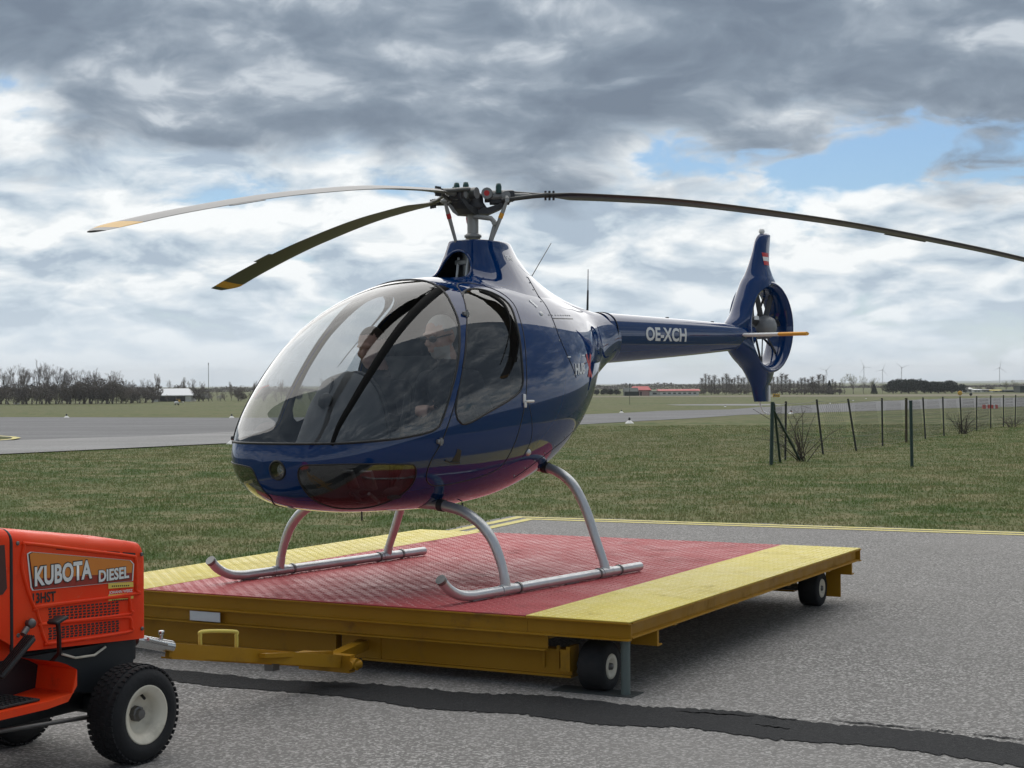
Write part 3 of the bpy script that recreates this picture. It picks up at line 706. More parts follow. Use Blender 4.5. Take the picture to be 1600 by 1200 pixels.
# ---------------- lettering laid on the curved skin
def text_on(body, size, place, name, mat, parent, bold=0.0, shear=0.0, sub=0.02, sx=1.0):
    cu = bpy.data.curves.new('txt', 'FONT'); cu.body = body; cu.size = size; cu.align_x = 'CENTER'; cu.align_y = 'CENTER'; cu.offset = bold; cu.shear = shear; cu.resolution_u = 3
    o = bpy.data.objects.new('txt', cu); COL.objects.link(o); bpy.context.view_layer.update()
    dg = bpy.context.evaluated_depsgraph_get(); me = bpy.data.meshes.new_from_object(o.evaluated_get(dg)); bpy.data.objects.remove(o)
    bm = bmesh.new(); bm.from_mesh(me); bmesh.ops.triangulate(bm, faces=bm.faces)
    for _ in range(3):
        lg = [e for e in bm.edges if e.calc_length() > sub]
        if not lg: break
        bmesh.ops.subdivide_edges(bm, edges=lg, cuts=1); bmesh.ops.triangulate(bm, faces=bm.faces)
    kill = []
    for v in bm.verts:
        p = place(v.co.x * sx, v.co.y)
        if p is None: kill.append(v)
        else: v.co = p
    if kill: bmesh.ops.delete(bm, geom=kill, context='VERTS')
    me2 = bpy.data.meshes.new(name); bm.to_mesh(me2); bm.free()
    return link_mesh(name, me2, M[mat], parent)
def on_bvh(bvh, x0, z0, sg, lift, slope=0.0, dirx=-1):
    def f(u, v):
        x = x0 + dirx * u; z = z0 + v + slope * u
        h = bvh.ray_cast(Vector((x, 2 * sg, z)), Vector((0, -sg, 0)))
        return None if h[0] is None else h[0] + Vector((0, sg * lift, 0))
    return f
for sg in (1, -1):
    text_on('OE-XCH', .125, on_bvh(BOOM_BVH, -2.035, 1.448, sg, .002, .004, -sg), 'registration_lettering', 'lettering', boom, .004, sx=1.24)
    text_on('HUB', .085, on_bvh(HULL_BVH, -.355, 1.20, sg, .003, .05 * sg, -sg), 'name_lettering', 'lettering', hull, .004, .12, sx=1.0)
    q = [side_pt(x, z, sg, .004) for x, z in ((-.50, 1.285), (-.53, 1.30), (-.60, 1.16), (-.57, 1.15))]; b = MB(); b.add(q, [(0, 1, 2, 3)]); b.build('red_stripe', M['red_paint'], hull)
    q = [side_pt(x, z, sg, .004) for x, z in ((-.60, 1.30), (-.625, 1.29), (-.53, 1.15), (-.505, 1.16))]; b = MB(); b.add(q, [(0, 1, 2, 3)]); b.build('red_stripe', M['red_paint'], hull)
    q = [side_pt(x, z, sg, .003) for x, z in ((-.19, 1.275), (-.48, 1.29), (-.48, 1.282), (-.19, 1.267))]; b = MB(); b.add(q, [(0, 1, 2, 3)]); b.build('name_underline', M['lettering'], hull)
text_on('SPINS', .042, on_bvh(PYL_BVH, -.14, 1.868, 1, .002, 0, -1), 'fairing_lettering', 'lettering', fair, .001)

# ---------------- cockpit
principled('seat_fabric', (0.03, 0.031, 0.033), 0.9, bump=.3, bscale=150)
principled('panel_black', (0.014, 0.014, 0.015), 0.6, bump=.15, bscale=200)
principled('panel_grey', (0.075, 0.077, 0.08), 0.7, bump=.2, bscale=160)
b = MB()   # floor tub following the belly
for_x = np.linspace(-.1, 1.58, 24); rows = []
for x in for_x:
    zf = max(.50, float(interp1(sorted(HULL[:, 0]), HULL[np.argsort(HULL[:, 0]), 1], x)) + .06); w = max(.01, float(hull_hw(np.array([x]), np.array([zf]))[0]) - .03)
    rows.append([(x, y, zf) for y in np.linspace(-w, w, 9)])
b.loft(rows, closed=False); b.build('cabin_floor', M['panel_black'], heli)
b = MB(); rows = []
for z in np.linspace(.5, 1.70, 14):
    hw = max(.02, float(hull_hw(np.array([.20 - .10 * (z - .5)]), np.array([z]))[0]) - .022); rows.append([(.20 - .10 * (z - .5), y, z) for y in np.linspace(-hw, hw, 9)])
b.loft(rows, closed=False); b.build('cabin_bulkhead', M['liner'], heli)
for y in (.275, -.275):
    b = MB(); b.box((.60, y, .66), (.46, .43, .12), Matrix.Rotation(R(-8), 3, 'Y'), bev=.04); st = b.build('seat', M['seat_fabric'], heli)
    b = MB(); b.box((.335, y, .98), (.10, .42, .62), Matrix.Rotation(R(-12), 3, 'Y'), bev=.04); b.build('seat_back', M['seat_fabric'], st)
    b = MB(); b.box((.235, y, 1.36), (.08, .24, .16), Matrix.Rotation(R(-12), 3, 'Y'), bev=.03); b.build('headrest', M['seat_fabric'], st)
    b = MB(); b.tube([tuple(p) for p in crom(np.array([(.93, y, .50), (.97, y, .70), (1.0, y, .88), (.96, y, .99)]), 12)], .012, 8); b.cyl((.965, y, .97), (.945, y, 1.06), .02, 10); b.build('cyclic_stick', M['panel_black'], heli)
# instrument column with hooded binnacle
rings = []
for x, zt, hw in ((1.02, 1.13, .22), (1.06, 1.175, .235), (1.12, 1.19, .235), (1.22, 1.165, .215), (1.30, 1.08, .185), (1.40, .90, .155), (1.50, .74, .14), (1.58, .62, .12)):
    rings.append([(x + (.10 if x > 1.2 else 0) * (.9 - (k / 20)) * 0, hw * math.cos(a) * (1.0 if True else 1), .52 + (zt - .52) * max(0, math.sin(a)) ** .55) for k, a in enumerate(np.linspace(0, PI, 21))])
b = MB(); b.loft(rings, closed=False); b.add(rings[0], [tuple(range(21))]); b.build('instrument_console', M['panel_grey'], heli)
b = MB(); P = rings[1]; b.tube([(x - .01, y * 1.03, z + .006) for x, y, z in P], .012, 8, caps=True); b.build('glareshield_edge', M['panel_black'], heli)
for (y, z, r_) in ((-.1, 1.06, .04), (0, 1.06, .04), (.1, 1.06, .04), (-.05, .96, .035), (.06, .96, .035)): b = MB(); b.cyl((1.018, y, z), (1.008, y, z), r_, 18); b.build('instrument_dial', M['panel_black'], heli)
b = MB(); b.lathe([(0, .03), (.03, .026), (.045, .01), (.045, 0)], (1.33, .03, 1.03), (1, .1, .5), 20); b.cyl((1.30, .03, 1.06), (1.26, .02, 1.15), .008, 8); b.build('compass', M['panel_black'], heli)
for y in (.2, .33, -.2, -.33):
    b = MB(); b.box((1.33, y, .62), (.02, .08, .11), Matrix.Rotation(R(25), 3, 'Y'), bev=.006); b.cyl((1.33, y, .55), (1.25, y, .50), .01, 8); b.build('pedal', M['hub_metal'], heli)
# ================================================================== PLATFORM TRAILER
PA = R(28.03); PO = Vector((.542, 7.654, 0))
plat = empty('landing_platform', PO, PI / 2 - PA)
tag(plat, 'wheeled helicopter landing platform with red tread plate deck and yellow side strips', 'platform')
PL, PW, YW = 3.821, 3.462, .546
def worn(name, col, faded, grime, scuff, rough=.45, coat=0.0, s1=1.2, g_amt=.6, sc_amt=.5, stretch=(1, 1, 1), edge=None):
    """paint with fading, grime blotches, fine specks and scratches"""
    m, T = new_mat(name); co = T.n('TexCoord').outputs['Object']
    f = T.remap(T.noise(co, s1, 5, .6), .35, .68); c = T.mix(f, col, faded)
    g = T.math('MULTIPLY', T.remap(T.noise(co, s1 * 2.3, 8, .68, .4), .52, .74), T.remap(T.noise(co, s1 * 9, 5, .7), .30, .62)); c = T.mix(T.math('MULTIPLY', g, g_amt), c, grime)
    sv = T.vmath('MULTIPLY', co, stretch); sc = T.remap(T.noise(sv, 26, 6, .75, .6), .63, .72); c = T.mix(T.math('MULTIPLY', sc, sc_amt), c, scuff)
    sp = T.remap(T.noise(co, 140, 3, .7), .62, .74); c = T.mix(T.math('MULTIPLY', sp, g_amt * .5), c, grime)
    b = T.n('BsdfPrincipled', {'Base Color': c, 'Coat Weight': coat, 'Coat Roughness': .2, 'Specular IOR Level': .18})
    T.set(b, 'Roughness', T.math('ADD', T.math('MULTIPLY', g, .3), T.remap(T.noise(co, s1 * 5, 4), .3, .7, rough - .08, rough + .1)))
    bp = T.n('Bump', {'Strength': .12, 'Distance': .004, 'Height': T.noise(co, 35, 4, .6)}); T.set(b, 'Normal', bp)
    T.n('OutputMaterial', {0: b}); M[name] = m
worn('deck_red', (.38, .056, .063), (.43, .082, .088), (.14, .075, .07), (.50, .26, .24), .48, s1=1.0, g_amt=.75, sc_amt=.55, stretch=(.25, 1, 1))
worn('deck_yellow', (.68, .565, .12), (.65, .53, .13), (.34, .26, .10), (.80, .74, .45), .48, s1=1.6, g_amt=.6, sc_amt=.4, stretch=(.3, 1, 1))
worn('deck_red_worn', (.44, .078, .08), (.52, .13, .13), (.20, .10, .095), (.60, .36, .34), .42, s1=1.0, g_amt=.6, sc_amt=.7)  # tread bumps: worn tone, also lightened to paint in highlights so the pattern shows
worn('deck_yellow_worn', (.78, .68, .22), (.82, .74, .32), (.40, .31, .13), (.86, .82, .58), .42, s1=1.6, g_amt=.5, sc_amt=.6)
worn('ochre', (.34, .17, .010), (.38, .20, .018), (.13, .075, .03), (.24, .13, .05), .45, s1=1.8, g_amt=.7, sc_amt=.45, stretch=(1, .4, 1))
principled('galvanised', (0.12, 0.15, 0.14), 0.55, 0.3, var=0.15, vscale=15)
principled('tyre_black', (0.007, 0.0075, 0.009), 0.8, var=.2, vscale=9, bump=.25, bscale=70, dirt=(.03, .028, .026), dirt_amt=.3, dscale=6)
principled('rim_white', (0.66, 0.61, 0.50), 0.5, var=.06, vscale=5, dirt=(.2, .17, .12), dirt_amt=.4, dscale=9)
principled('steel_bright', (0.55, 0.56, 0.56), 0.25, 1.0, var=.1, vscale=20)
principled('steel_dull', (0.16, 0.155, 0.15), 0.5, 0.8, var=.25, vscale=14)
DZ = DECK_Z
def plate(name, y0, y1, mat, z=DZ):
    b = MB(); b.box((PL / 2, (y0 + y1) / 2, z - .005), (PL, y1 - y0, .006), bev=.002); p = b.build(name, M[mat], plat)
    # raised lozenges of the tread plate
    P = .043; nx = int(PL / P); ny = int((y1 - y0) / P); L, Wd, Hh = .0170, .0074, .0030
    i, j = np.meshgrid(np.arange(nx), np.arange(ny), indexing='ij'); i = i.ravel(); j = j.ravel()
    cx = (i + .5) * PL / nx; cy = y0 + (j + .5) * (y1 - y0) / ny
    a = np.where((i + j) % 2 == 0, PI / 4, -PI / 4); ca, sa = np.cos(a), np.sin(a)
    top = z - .002; k = len(cx)
    def pt(u, v, h): return np.stack([cx + u * ca - v * sa, cy + u * sa + v * ca, np.full(k, top + h)], 1)
    vs = np.stack([pt(L, 0, 0), pt(0, Wd, 0), pt(-L, 0, 0), pt(0, -Wd, 0), pt(L * .45, 0, Hh), pt(-L * .45, 0, Hh)], 1).reshape(-1, 3)
    base = (np.arange(k) * 6)[:, None]
    tri = np.concatenate([base + np.array(t) for t in ((0, 1, 4), (4, 1, 5), (5, 1, 2), (2, 3, 5), (5, 3, 4), (4, 3, 0))])
    me = bpy.data.meshes.new('tread_bumps'); me.from_pydata(vs.tolist(), [], tri.tolist())
    t = link_mesh('tread_bumps', me, M[mat + '_worn'], p); t['kind'] = 'stuff'; return p  # bumps take the lighter copy: wear plus painted-in highlight
plate('red_deck_plate', YW + .003, PW - YW - .003, 'deck_red')
plate('yellow_deck_plate', .0, YW, 'deck_yellow', DZ + .001)
plate('yellow_deck_plate', PW - YW, PW, 'deck_yellow', DZ + .001)
def channel(name, a, b_, h, out, fl=.034, tk=.006, parent=None):
    """C section from a to b_ (top edge line), height h, flanges towards out"""
    a = Vector(a); b_ = Vector(b_); out = Vector(out); dz = Vector((0, 0, 1))
    prof = [(0, 0), (fl, 0), (fl, -tk), (tk, -tk * 1.6), (tk, -h + tk * 1.6), (fl, -h + tk), (fl, -h), (0, -h)]
    m = MB(); m.loft([[p + out * u + dz * v for u, v in prof] for p in (a, b_)], smooth=False)
    return m.build(name, M['ochre'], parent or plat)
zt = DZ - .0085
channel('front_channel', (.024, 0.0, zt), (.024, YW - .001, zt), .083, (-1, 0, 0)); channel('front_channel', (.024, YW + .001, zt), (.024, PW, zt), .083, (-1, 0, 0))
channel('rear_channel', (PL - .006, 0, zt), (PL - .006, PW, zt), .083, (1, 0, 0))
channel('side_channel', (.030, .030, zt), (PL - .03, .030, zt), .075, (0, -1, 0)); channel('side_channel', (.012, PW - .018, zt), (PL - .012, PW - .018, zt), .075, (0, 1, 0))
channel('lower_front_channel', (.040, .445, zt - .084), (.040, PW - .1, zt - .084), .075, (-1, 0, 0))
channel('lower_rear_channel', (PL - .022, .445, zt - .084), (PL - .022, PW - .1, zt - .084), .075, (1, 0, 0))
for x in (.62, 1.5, 2.4, 3.2): channel('cross_member', (x, .03, zt - .003), (x, PW - .03, zt - .003), .09, (1, 0, 0), .04)
for x in (.34, 3.62):   # stub bracket under the side channels
    for y, s_ in ((.04, 1), (PW - .04, -1)):
        b = MB(); b.box((x, y + s_ * .03, .24), (.02, .14, .075)); b.box((x + .025, y + s_ * .03, .205), (.05, .14, .008)); b.build('side_bracket', M['ochre'], plat)
b = MB(); b.box((.0045, 2.50, .235), (.003, .205, .052), bev=.001); b.build('blank_placard', M['lettering'], plat)
# chassis: two deep longitudinal boxes and the front cross box
def ibeam(name, c, d, lip=.012):
    b = MB(); b.box(c, d); b.box((c[0], c[1], c[2] - d[2] / 2 + .006), (d[0] + .03, d[1], .012)); b.box((c[0], c[1], c[2] + d[2] / 2 - .006), (d[0] + .02, d[1] - .02, .010)); return b.build(name, M['ochre'], plat)
ibeam('chassis_front_beam', (.13, .95, .125), (.05, 1.20, .135)); ibeam('chassis_front_beam', (.13, 2.42, .125), (.05, 1.40, .135))
ibeam('chassis_rear_beam', (3.60, 1.73, .14), (.06, 2.7, .13))
for y in (.95, 2.5):
    b = MB(); b.box((1.87, y, .15), (3.4, .08, .11)); b.box((1.87, y, .10), (3.4, .12, .012)); b.build('chassis_rail', M['ochre'], plat)
b = MB(); b.box((.10, .345, .155), (.10, .02, .12)); b.box((.055, .36, .15), (.012, .05, .10)); b.build('axle_plate', M['ochre'], plat)
for y in (.42, .50): b = MB(); b.box((.099, y, .155), (.012, .014, .11)); b.build('beam_stiffener', M['ochre'], plat)
def wheel(name, c, r_, w, parent, side=-1, rimmat='rim_white'):
    b = MB(); o = Vector(c)
    b.lathe([(r_ * .52, -w / 2 + .004), (r_ * .60, -w / 2), (r_ * .93, -w / 2 + .003), (r_, -w / 2 + .014), (r_, w / 2 - .014), (r_ * .93, w / 2 - .003), (r_ * .60, w / 2), (r_ * .52, w / 2 - .004)], o, (0, 1, 0), 40, closed_prof=True)
    t = b.build(name, M['tyre_black'], parent)
    b = MB(); s_ = side
    b.lathe([(.0, s_ * (w / 2 - .016)), (r_ * .26, s_ * (w / 2 - .014)), (r_ * .30, s_ * (w / 2 - .002)), (r_ * .50, s_ * (w / 2 + .001)), (r_ * .53, s_ * (w / 2 - .006))], o, (0, 1, 0), 32); b.build('wheel_rim', M[rimmat], t)
    b = MB(); b.lathe([(0, s_ * (w / 2 + .004)), (r_ * .13, s_ * (w / 2 + .002)), (r_ * .16, s_ * (w / 2 - .02))], o, (0, 1, 0), 16); b.build('hub_nut', M['steel_dull'], t)
    return t
for x, y, s_ in ((.145, .225, -1), (.145, PW - .225, 1), (3.48, .225, -1), (3.48, PW - .225, 1)):
    wheel('wheel', (x, y, .1205), .118, .135, plat, s_)
    b = MB(); b.cyl((x, y, .12), (x, y - s_ * .4, .12), .022, 12); b.build('axle', M['steel_dull'], plat)
for y in (.13, PW - .13): b = MB(); b.box((3.63, y, .16), (.012, .10, .22)); b.build('wheel_guard', M['ochre'], plat)
# jack post with base plate
b = MB(); b.cyl((.075, .055, .008), (.075, .055, .275), .0225, 18); po = b.build('jack_post', M['galvanised'], plat)
b = MB(); b.box((.09, .21, .0055), (.145, .42, .006)); principled('plate_dark', (.035, .042, .042), .6, var=.2, vscale=12); b.build('jack_base', M['plate_dark'], po)
# towing bar
b = MB(); by = 1.43
def bar(b, p, q, w, h):
    p = Vector(p); q = Vector(q); t = (q - p).normalized(); s_ = Vector((0, 0, 1)).cross(t).normalized(); u = t.cross(s_)
    b.loft([[c + s_ * w / 2 + u * h / 2, c - s_ * w / 2 + u * h / 2, c - s_ * w / 2 - u * h / 2, c + s_ * w / 2 - u * h / 2] for c in (p, q)], smooth=False)
bar(b, (-1.58, by - .005, .362), (-.36, by - .05, .13), .012, .06); bar(b, (-1.58, by + .005, .362), (-.36, by + .16, .13), .012, .06); bar(b, (-1.59, by, .330), (-.36, by + .05, .098), .055, .008)
bar(b, (-1.0, by - .06, .255), (-.34, by + .02, .165), .03, .02)
b.box((-.33, by + .05, .118), (.05, .30, .085)); tb = b.build('drawbar', M['ochre'], plat)
b = MB(); b.cyl((-.36, by - .105, .115), (-.30, by - .125, .115), .022, 14); b.cyl((-.33, by - .13, .118), (-.33, by - .10, .118), .03, 14); b.build('pivot_bolt', M['ochre'], tb)
b = MB(); bar(b, (-.32, by + .05, .12), (.14, by + .12, .14), .06, .05); b.box((.12, by + .13, .125), (.04, .24, .12)); b.build('drawbar_tongue', M['ochre'], tb)
b = MB(); P = crom(np.array([(-1.34, by + .02, .345), (-1.34, by + .02, .385), (-1.32, by + .02, .402), (-1.10, by + .02, .372), (-1.085, by + .02, .352), (-1.085, by + .02, .30)]), 30); b.tube([tuple(p) for p in P], .0085, 8); b.build('lift_handle', M['deck_yellow'], tb)
b = MB(); b.box((-.82, by + .02, .175), (.05, .05, .04)); b.build('bar_foot', M['steel_dull'], tb)
b = MB(); b.cyl((-1.79, by, .432), (-1.56, by, .372), .026, 16); b.cyl((-1.74, by - .03, .43), (-1.62, by - .03, .395), .008, 8); b.cyl((-1.62, by, .385), (-1.62, by, .435), .008, 8); b.box((-1.62, by, .44), (.02, .02, .018), bev=.004); b.build('coupler', M['steel_bright'], tb)

# ================================================================== GARDEN TRACTOR
TA = math.atan2(.86, .51)
trac = empty('garden_tractor', (-1.78, 6.6, 0), TA)
tag(trac, 'small orange diesel garden tractor cut off by the left edge, hitched to the platform', 'tractor')
worn('tractor_orange', (.80, .042, .006), (.78, .07, .014), (.22, .03, .012), (.60, .18, .10), .45, coat=.0, s1=2.2, g_amt=.55, sc_amt=.35, stretch=(.5, 1, 1))
principled('chassis_black', (0.005, 0.008, 0.011), 0.55, var=.3, vscale=6)
principled('step_rubber', (0.018, 0.018, 0.018), 0.85, bump=.6, bscale=40)
principled('decal_orange', (0.62, 0.20, 0.02), 0.4); principled('decal_red', (0.30, 0.022, 0.008), 0.4)
principled('print_white', (0.72, 0.72, 0.69), 0.45); principled('print_black', (0.012, 0.011, 0.01), 0.5)
principled('sticker_yellow', (0.75, 0.55, 0.10), 0.5)
principled('dark_window', (0.06, 0.016, 0.012), 0.3)
HY = .24
def hood_ring(x, zt, zb, hw, rd=.045, n=6):
    ring = [(x, -hw, zb), (x, -hw, zt - rd)]
    for k in range(1, n): a = PI / 2 * k / n; ring.append((x, -hw + rd * (1 - math.cos(a)), zt - rd + rd * math.sin(a)))
    ring.append((x, -hw + rd, zt)); ring.append((x, 0, zt + .012)); ring.append((x, hw - rd, zt))
    for k in range(1, n): a = PI / 2 * (1 - k / n); ring.append((x, hw - rd * (1 - math.cos(a)), zt - rd + rd * math.sin(a)))
    ring += [(x, hw, zt - rd), (x, hw, zb)]
    return ring
ztop = lambda x: .952 - (x + .55) * .145
zbot = lambda x: .492 - (x + .386) * .06
b = MB(); xs = [-.525, -.50, -.4, -.3, -.2, -.1, 0, .10, .155, .178, .19, .192]
rings = []
for x in xs:
    k = max(0, x - .14) / .052; rings.append(hood_ring(x, ztop(x) - .03 * k * k, zbot(x), HY - .03 * k * k, .045 + .01 * k))
b.loft(rings, closed=False, smooth=True); b.add(rings[-1], [tuple(range(len(rings[-1])))]); b.build('hood', M['tractor_orange'], trac, sharp=50)
b = MB(); b.tube([(-.532,) + p[1:] for p in rings[0]], .007, 8); b.build('hood_gap', M['seal_black'], trac)
# sloping lower front edge: the hood side tapers forward at the rear lower corner
b = MB(); rr = [hood_ring(x, ztop(x) + .004, z0, HY + .002, .045) for x, z0 in ((-.54, .53), (-.62, .58), (-.72, .62), (-.86, .62))]; b.loft(rr, closed=False); b.add(rr[-1], [tuple(range(len(rr[-1])))]); b.build('dash_cowl', M['tractor_orange'], trac, sharp=50)
b = MB(); b.prism([(-.565, .90), (-.84, .90), (-.84, .70), (-.575, .72), (-.555, .74)], -HY - .0045, -HY - .001, lambda u, v, t: (u, t, v)); b.build('cowl_side_panel', M['dark_window'], trac)
def on_side(b, poly, y): b.prism(poly, y, y + .0012, lambda u, v, t: (u, t, v)); return b
def rib(pts, r_=.007, closed=True, name='pressed_rib'):
    P = closed_smooth(np.array(pts), 4) if closed else crom(np.array(pts), 24); P = [(x, -HY - .001, z) for x, z in P]
    if closed: P.append(P[0])
    b = MB(); b.tube(P, r_, 8, caps=False); return b.build(name, M['tractor_orange'], trac)
rib([(-.47, .885), (-.455, .895), (-.2, .85), (.08, .80), (.112, .785), (.117, .74), (.114, .66), (.10, .645), (-.38, .652), (-.42, .65), (-.48, .80)])
rib([(-.41, .645), (-.385, .655), (.03, .642), (.075, .625), (.08, .585), (.06, .568), (-.36, .585), (-.39, .59)])
rib([(-.39, .578), (-.36, .585), (.03, .560), (.08, .55), (.085, .515), (.06, .497), (-.34, .508), (-.365, .515)])
# decal
yq = -HY - .0014
outer = [(-.457, .858), (-.44, .864), (.085, .782), (.104, .765), (.097, .698), (-.432, .718), (-.44, .73)]
def inset(P, d):
    c = np.mean(P, 0); return [tuple(np.array(p) + (c - np.array(p)) / np.linalg.norm(c - np.array(p)) * d) for p in P]
b = on_side(MB(), outer, yq - .0012); dc = b.build('hood_decal', M['print_white'], trac)
on_side(MB(), inset(outer, .007), yq - .0022).build('decal_border', M['print_black'], dc)
on_side(MB(), inset(outer, .011), yq - .0032).build('decal_field', M['decal_red'], dc)
q = inset(outer, .011); on_side(MB(), [q[0], q[1], q[2], q[3], (q[4][0], .732), (-.43, .762)], yq - .0042).build('decal_band', M['decal_orange'], dc)
def text_box(body, x0, x1, z0, z1, y, name, mat, parent, bold=0.0, slope=0.0):
    cu = bpy.data.curves.new('txt', 'FONT'); cu.body = body; cu.size = 1.0; cu.offset = bold; cu.resolution_u = 3
    o = bpy.data.objects.new('txt', cu); COL.objects.link(o); bpy.context.view_layer.update()
    me = bpy.data.meshes.new_from_object(o.evaluated_get(bpy.context.evaluated_depsgraph_get())); bpy.data.objects.remove(o)
    P = np.array([v.co[:] for v in me.vertices]); lo = P.min(0); hi = P.max(0)
    for v, p in zip(me.vertices, P):
        u = (p[0] - lo[0]) / (hi[0] - lo[0]); w = (p[1] - lo[1]) / (hi[1] - lo[1]); v.co = (x0 + (x1 - x0) * u, y, z0 + (z1 - z0) * w + slope * u)
    me.name = name; return link_mesh(name, me, M[mat], parent)
def outlined(body, x0, x1, z0, z1, y, name, parent, grow, bold):
    text_box(body, x0 - grow, x1 + grow, z0 - grow, z1 + grow, y, name + '_outline', 'print_black', parent, bold * 1.9)
    text_box(body, x0, x1, z0, z1, y - .0008, name, 'print_white', parent, bold)
outlined('KUBOTA', -.424, -.132, .732, .806, yq - .0052, 'maker_lettering', dc, .004, .035)
outlined('DIESEL', -.096, .070, .713, .760, yq - .0052, 'fuel_lettering', dc, .0025, .035)
text_box('13HST', -.43, -.315, .668, .708, yq - .001, 'model_lettering', 'print_black', dc, .03, -.004)
for q in ([(-.040, .704), (.098, .694), (.099, .674), (-.039, .682)], [(-.039, .658), (.099, .650), (.099, .628), (-.039, .634)]): on_side(MB(), q, yq - .001).build('dealer_sticker', M['sticker_yellow'], trac)
text_box('JOHANN WEISZ', -.036, .094, .657, .672, yq - .0012, 'dealer_lettering', 'print_white', trac, .02, -.006)
b = MB()
for (z, n_) in ((.692, 9), (.645, 13), (.636, 10)):
    for k in range(n_): u = k / n_; on_side(b, [(-.02 + .1 * u, z - .008 * u), (-.02 + .1 * u + .005, z - .008 * u), (-.02 + .1 * u + .005, z - .008 * u - .005), (-.02 + .1 * u, z - .008 * u - .005)], yq - .0025)
b.build('sticker_print', M['print_black'], trac)['kind'] = 'stuff'
for nm, (zl0, zl1, zr0, zr1) in (('upper', (.644, .594, .628, .571)), ('lower', (.570, .522, .552, .505))):
    b = MB(); nc, nr_ = 17, 5
    for i in range(nc):
        for j in range(nr_):
            u = (i + .5) / nc; t = (j + .5) / nr_; x = -.355 + .375 * u; z = (zl0 + (zl1 - zl0) * t) * (1 - u) + (zr0 + (zr1 - zr0) * t) * u; hw = .0072; hh = .0034
            sh = .003 if j % 2 else 0
            on_side(b, [(x - hw + sh, z - hh), (x + hw + sh, z - hh), (x + hw + sh, z + hh), (x - hw + sh, z + hh)], yq + .0002)
    b.build('vent_slots', M['seal_black'], trac)['kind'] = 'stuff'
for k in range(5): x = -.31 + k * .088; on_side(MB(), [(x, ztop(x) - .048), (x + .07, ztop(x + .07) - .048), (x + .07, ztop(x + .07) - .057), (x, ztop(x) - .057)], yq - .0008).build('hood_slot', M['seal_black'], trac)
for x, z in ((-.50, .90), (-.50, .56), (.15, .80), (.15, .50)):
    b = MB(); b.lathe([(0, .004), (.006, .0035), (.0085, .001), (.0085, -.002)], (x, -HY - .001, z), (0, -1, 0), 8, smooth=False); b.build('hood_bolt', M['steel_dull'], trac)
# latch, chassis, axle
b = MB(); b.lathe([(0, .03), (.016, .028), (.02, .018), (.012, .01), (.012, -.01)], (-.455, -HY - .002, .60), (0, -1, 0), 14); b.cyl((-.475, -HY - .02, .585), (-.50, -HY - .025, .565), .012, 10); b.build('hood_latch', M['steel_dull'], trac)
b = MB(); b.box((-.42, 0, .375), (1.1, .30, .20), bev=.01); b.box((.02, 0, .37), (.24, .26, .19), bev=.008); b.box((-.25, 0, .25), (.5, .2, .12), bev=.01); b.box((.10, 0, .42), (.12, .40, .10), bev=.01); b.build('chassis', M['chassis_black'], trac)
b = MB(); b.prism([(-.62, .47), (.13, .46), (.14, .28), (-.05, .27), (-.35, .33), (-.62, .33)], -.205, -.195, lambda u, v, t: (u, t, v)); b.prism([(-.62, .47), (.13, .46), (.14, .28), (-.05, .27), (-.35, .33), (-.62, .33)], .195, .205, lambda u, v, t: (u, t, v)); b.build('chassis_side_plate', M['chassis_black'], trac)
b = MB(); b.tube([(-.26, -.215, .455), (-.2, -.225, .432), (-.1, -.225, .428), (-.03, -.215, .45)], .005, 8); b.build('hose', M['rim_white'], trac)
b = MB(); b.cyl((0, -.27, .20), (0, .27, .20), .028, 12); b.box((0, 0, .22), (.08, .3, .07), bev=.01); b.build('front_axle', M['chassis_black'], trac)
b = MB(); b.cyl((-.05, -.24, .19), (-.85, -.22, .235), .009, 8); b.cyl((-.05, .24, .2), (-.85, .22, .235), .009, 8); b.build('steering_rod', M['steel_dull'], trac)
b = MB(); b.box((-.02, -.24, .315), (.05, .035, .055), bev=.012); b.build('grease_joint', M['lettering'], trac)
b = MB(); b.box((-.06, -.235, .20), (.04, .03, .03), bev=.008); b.build('grease_joint', M['lettering'], trac)
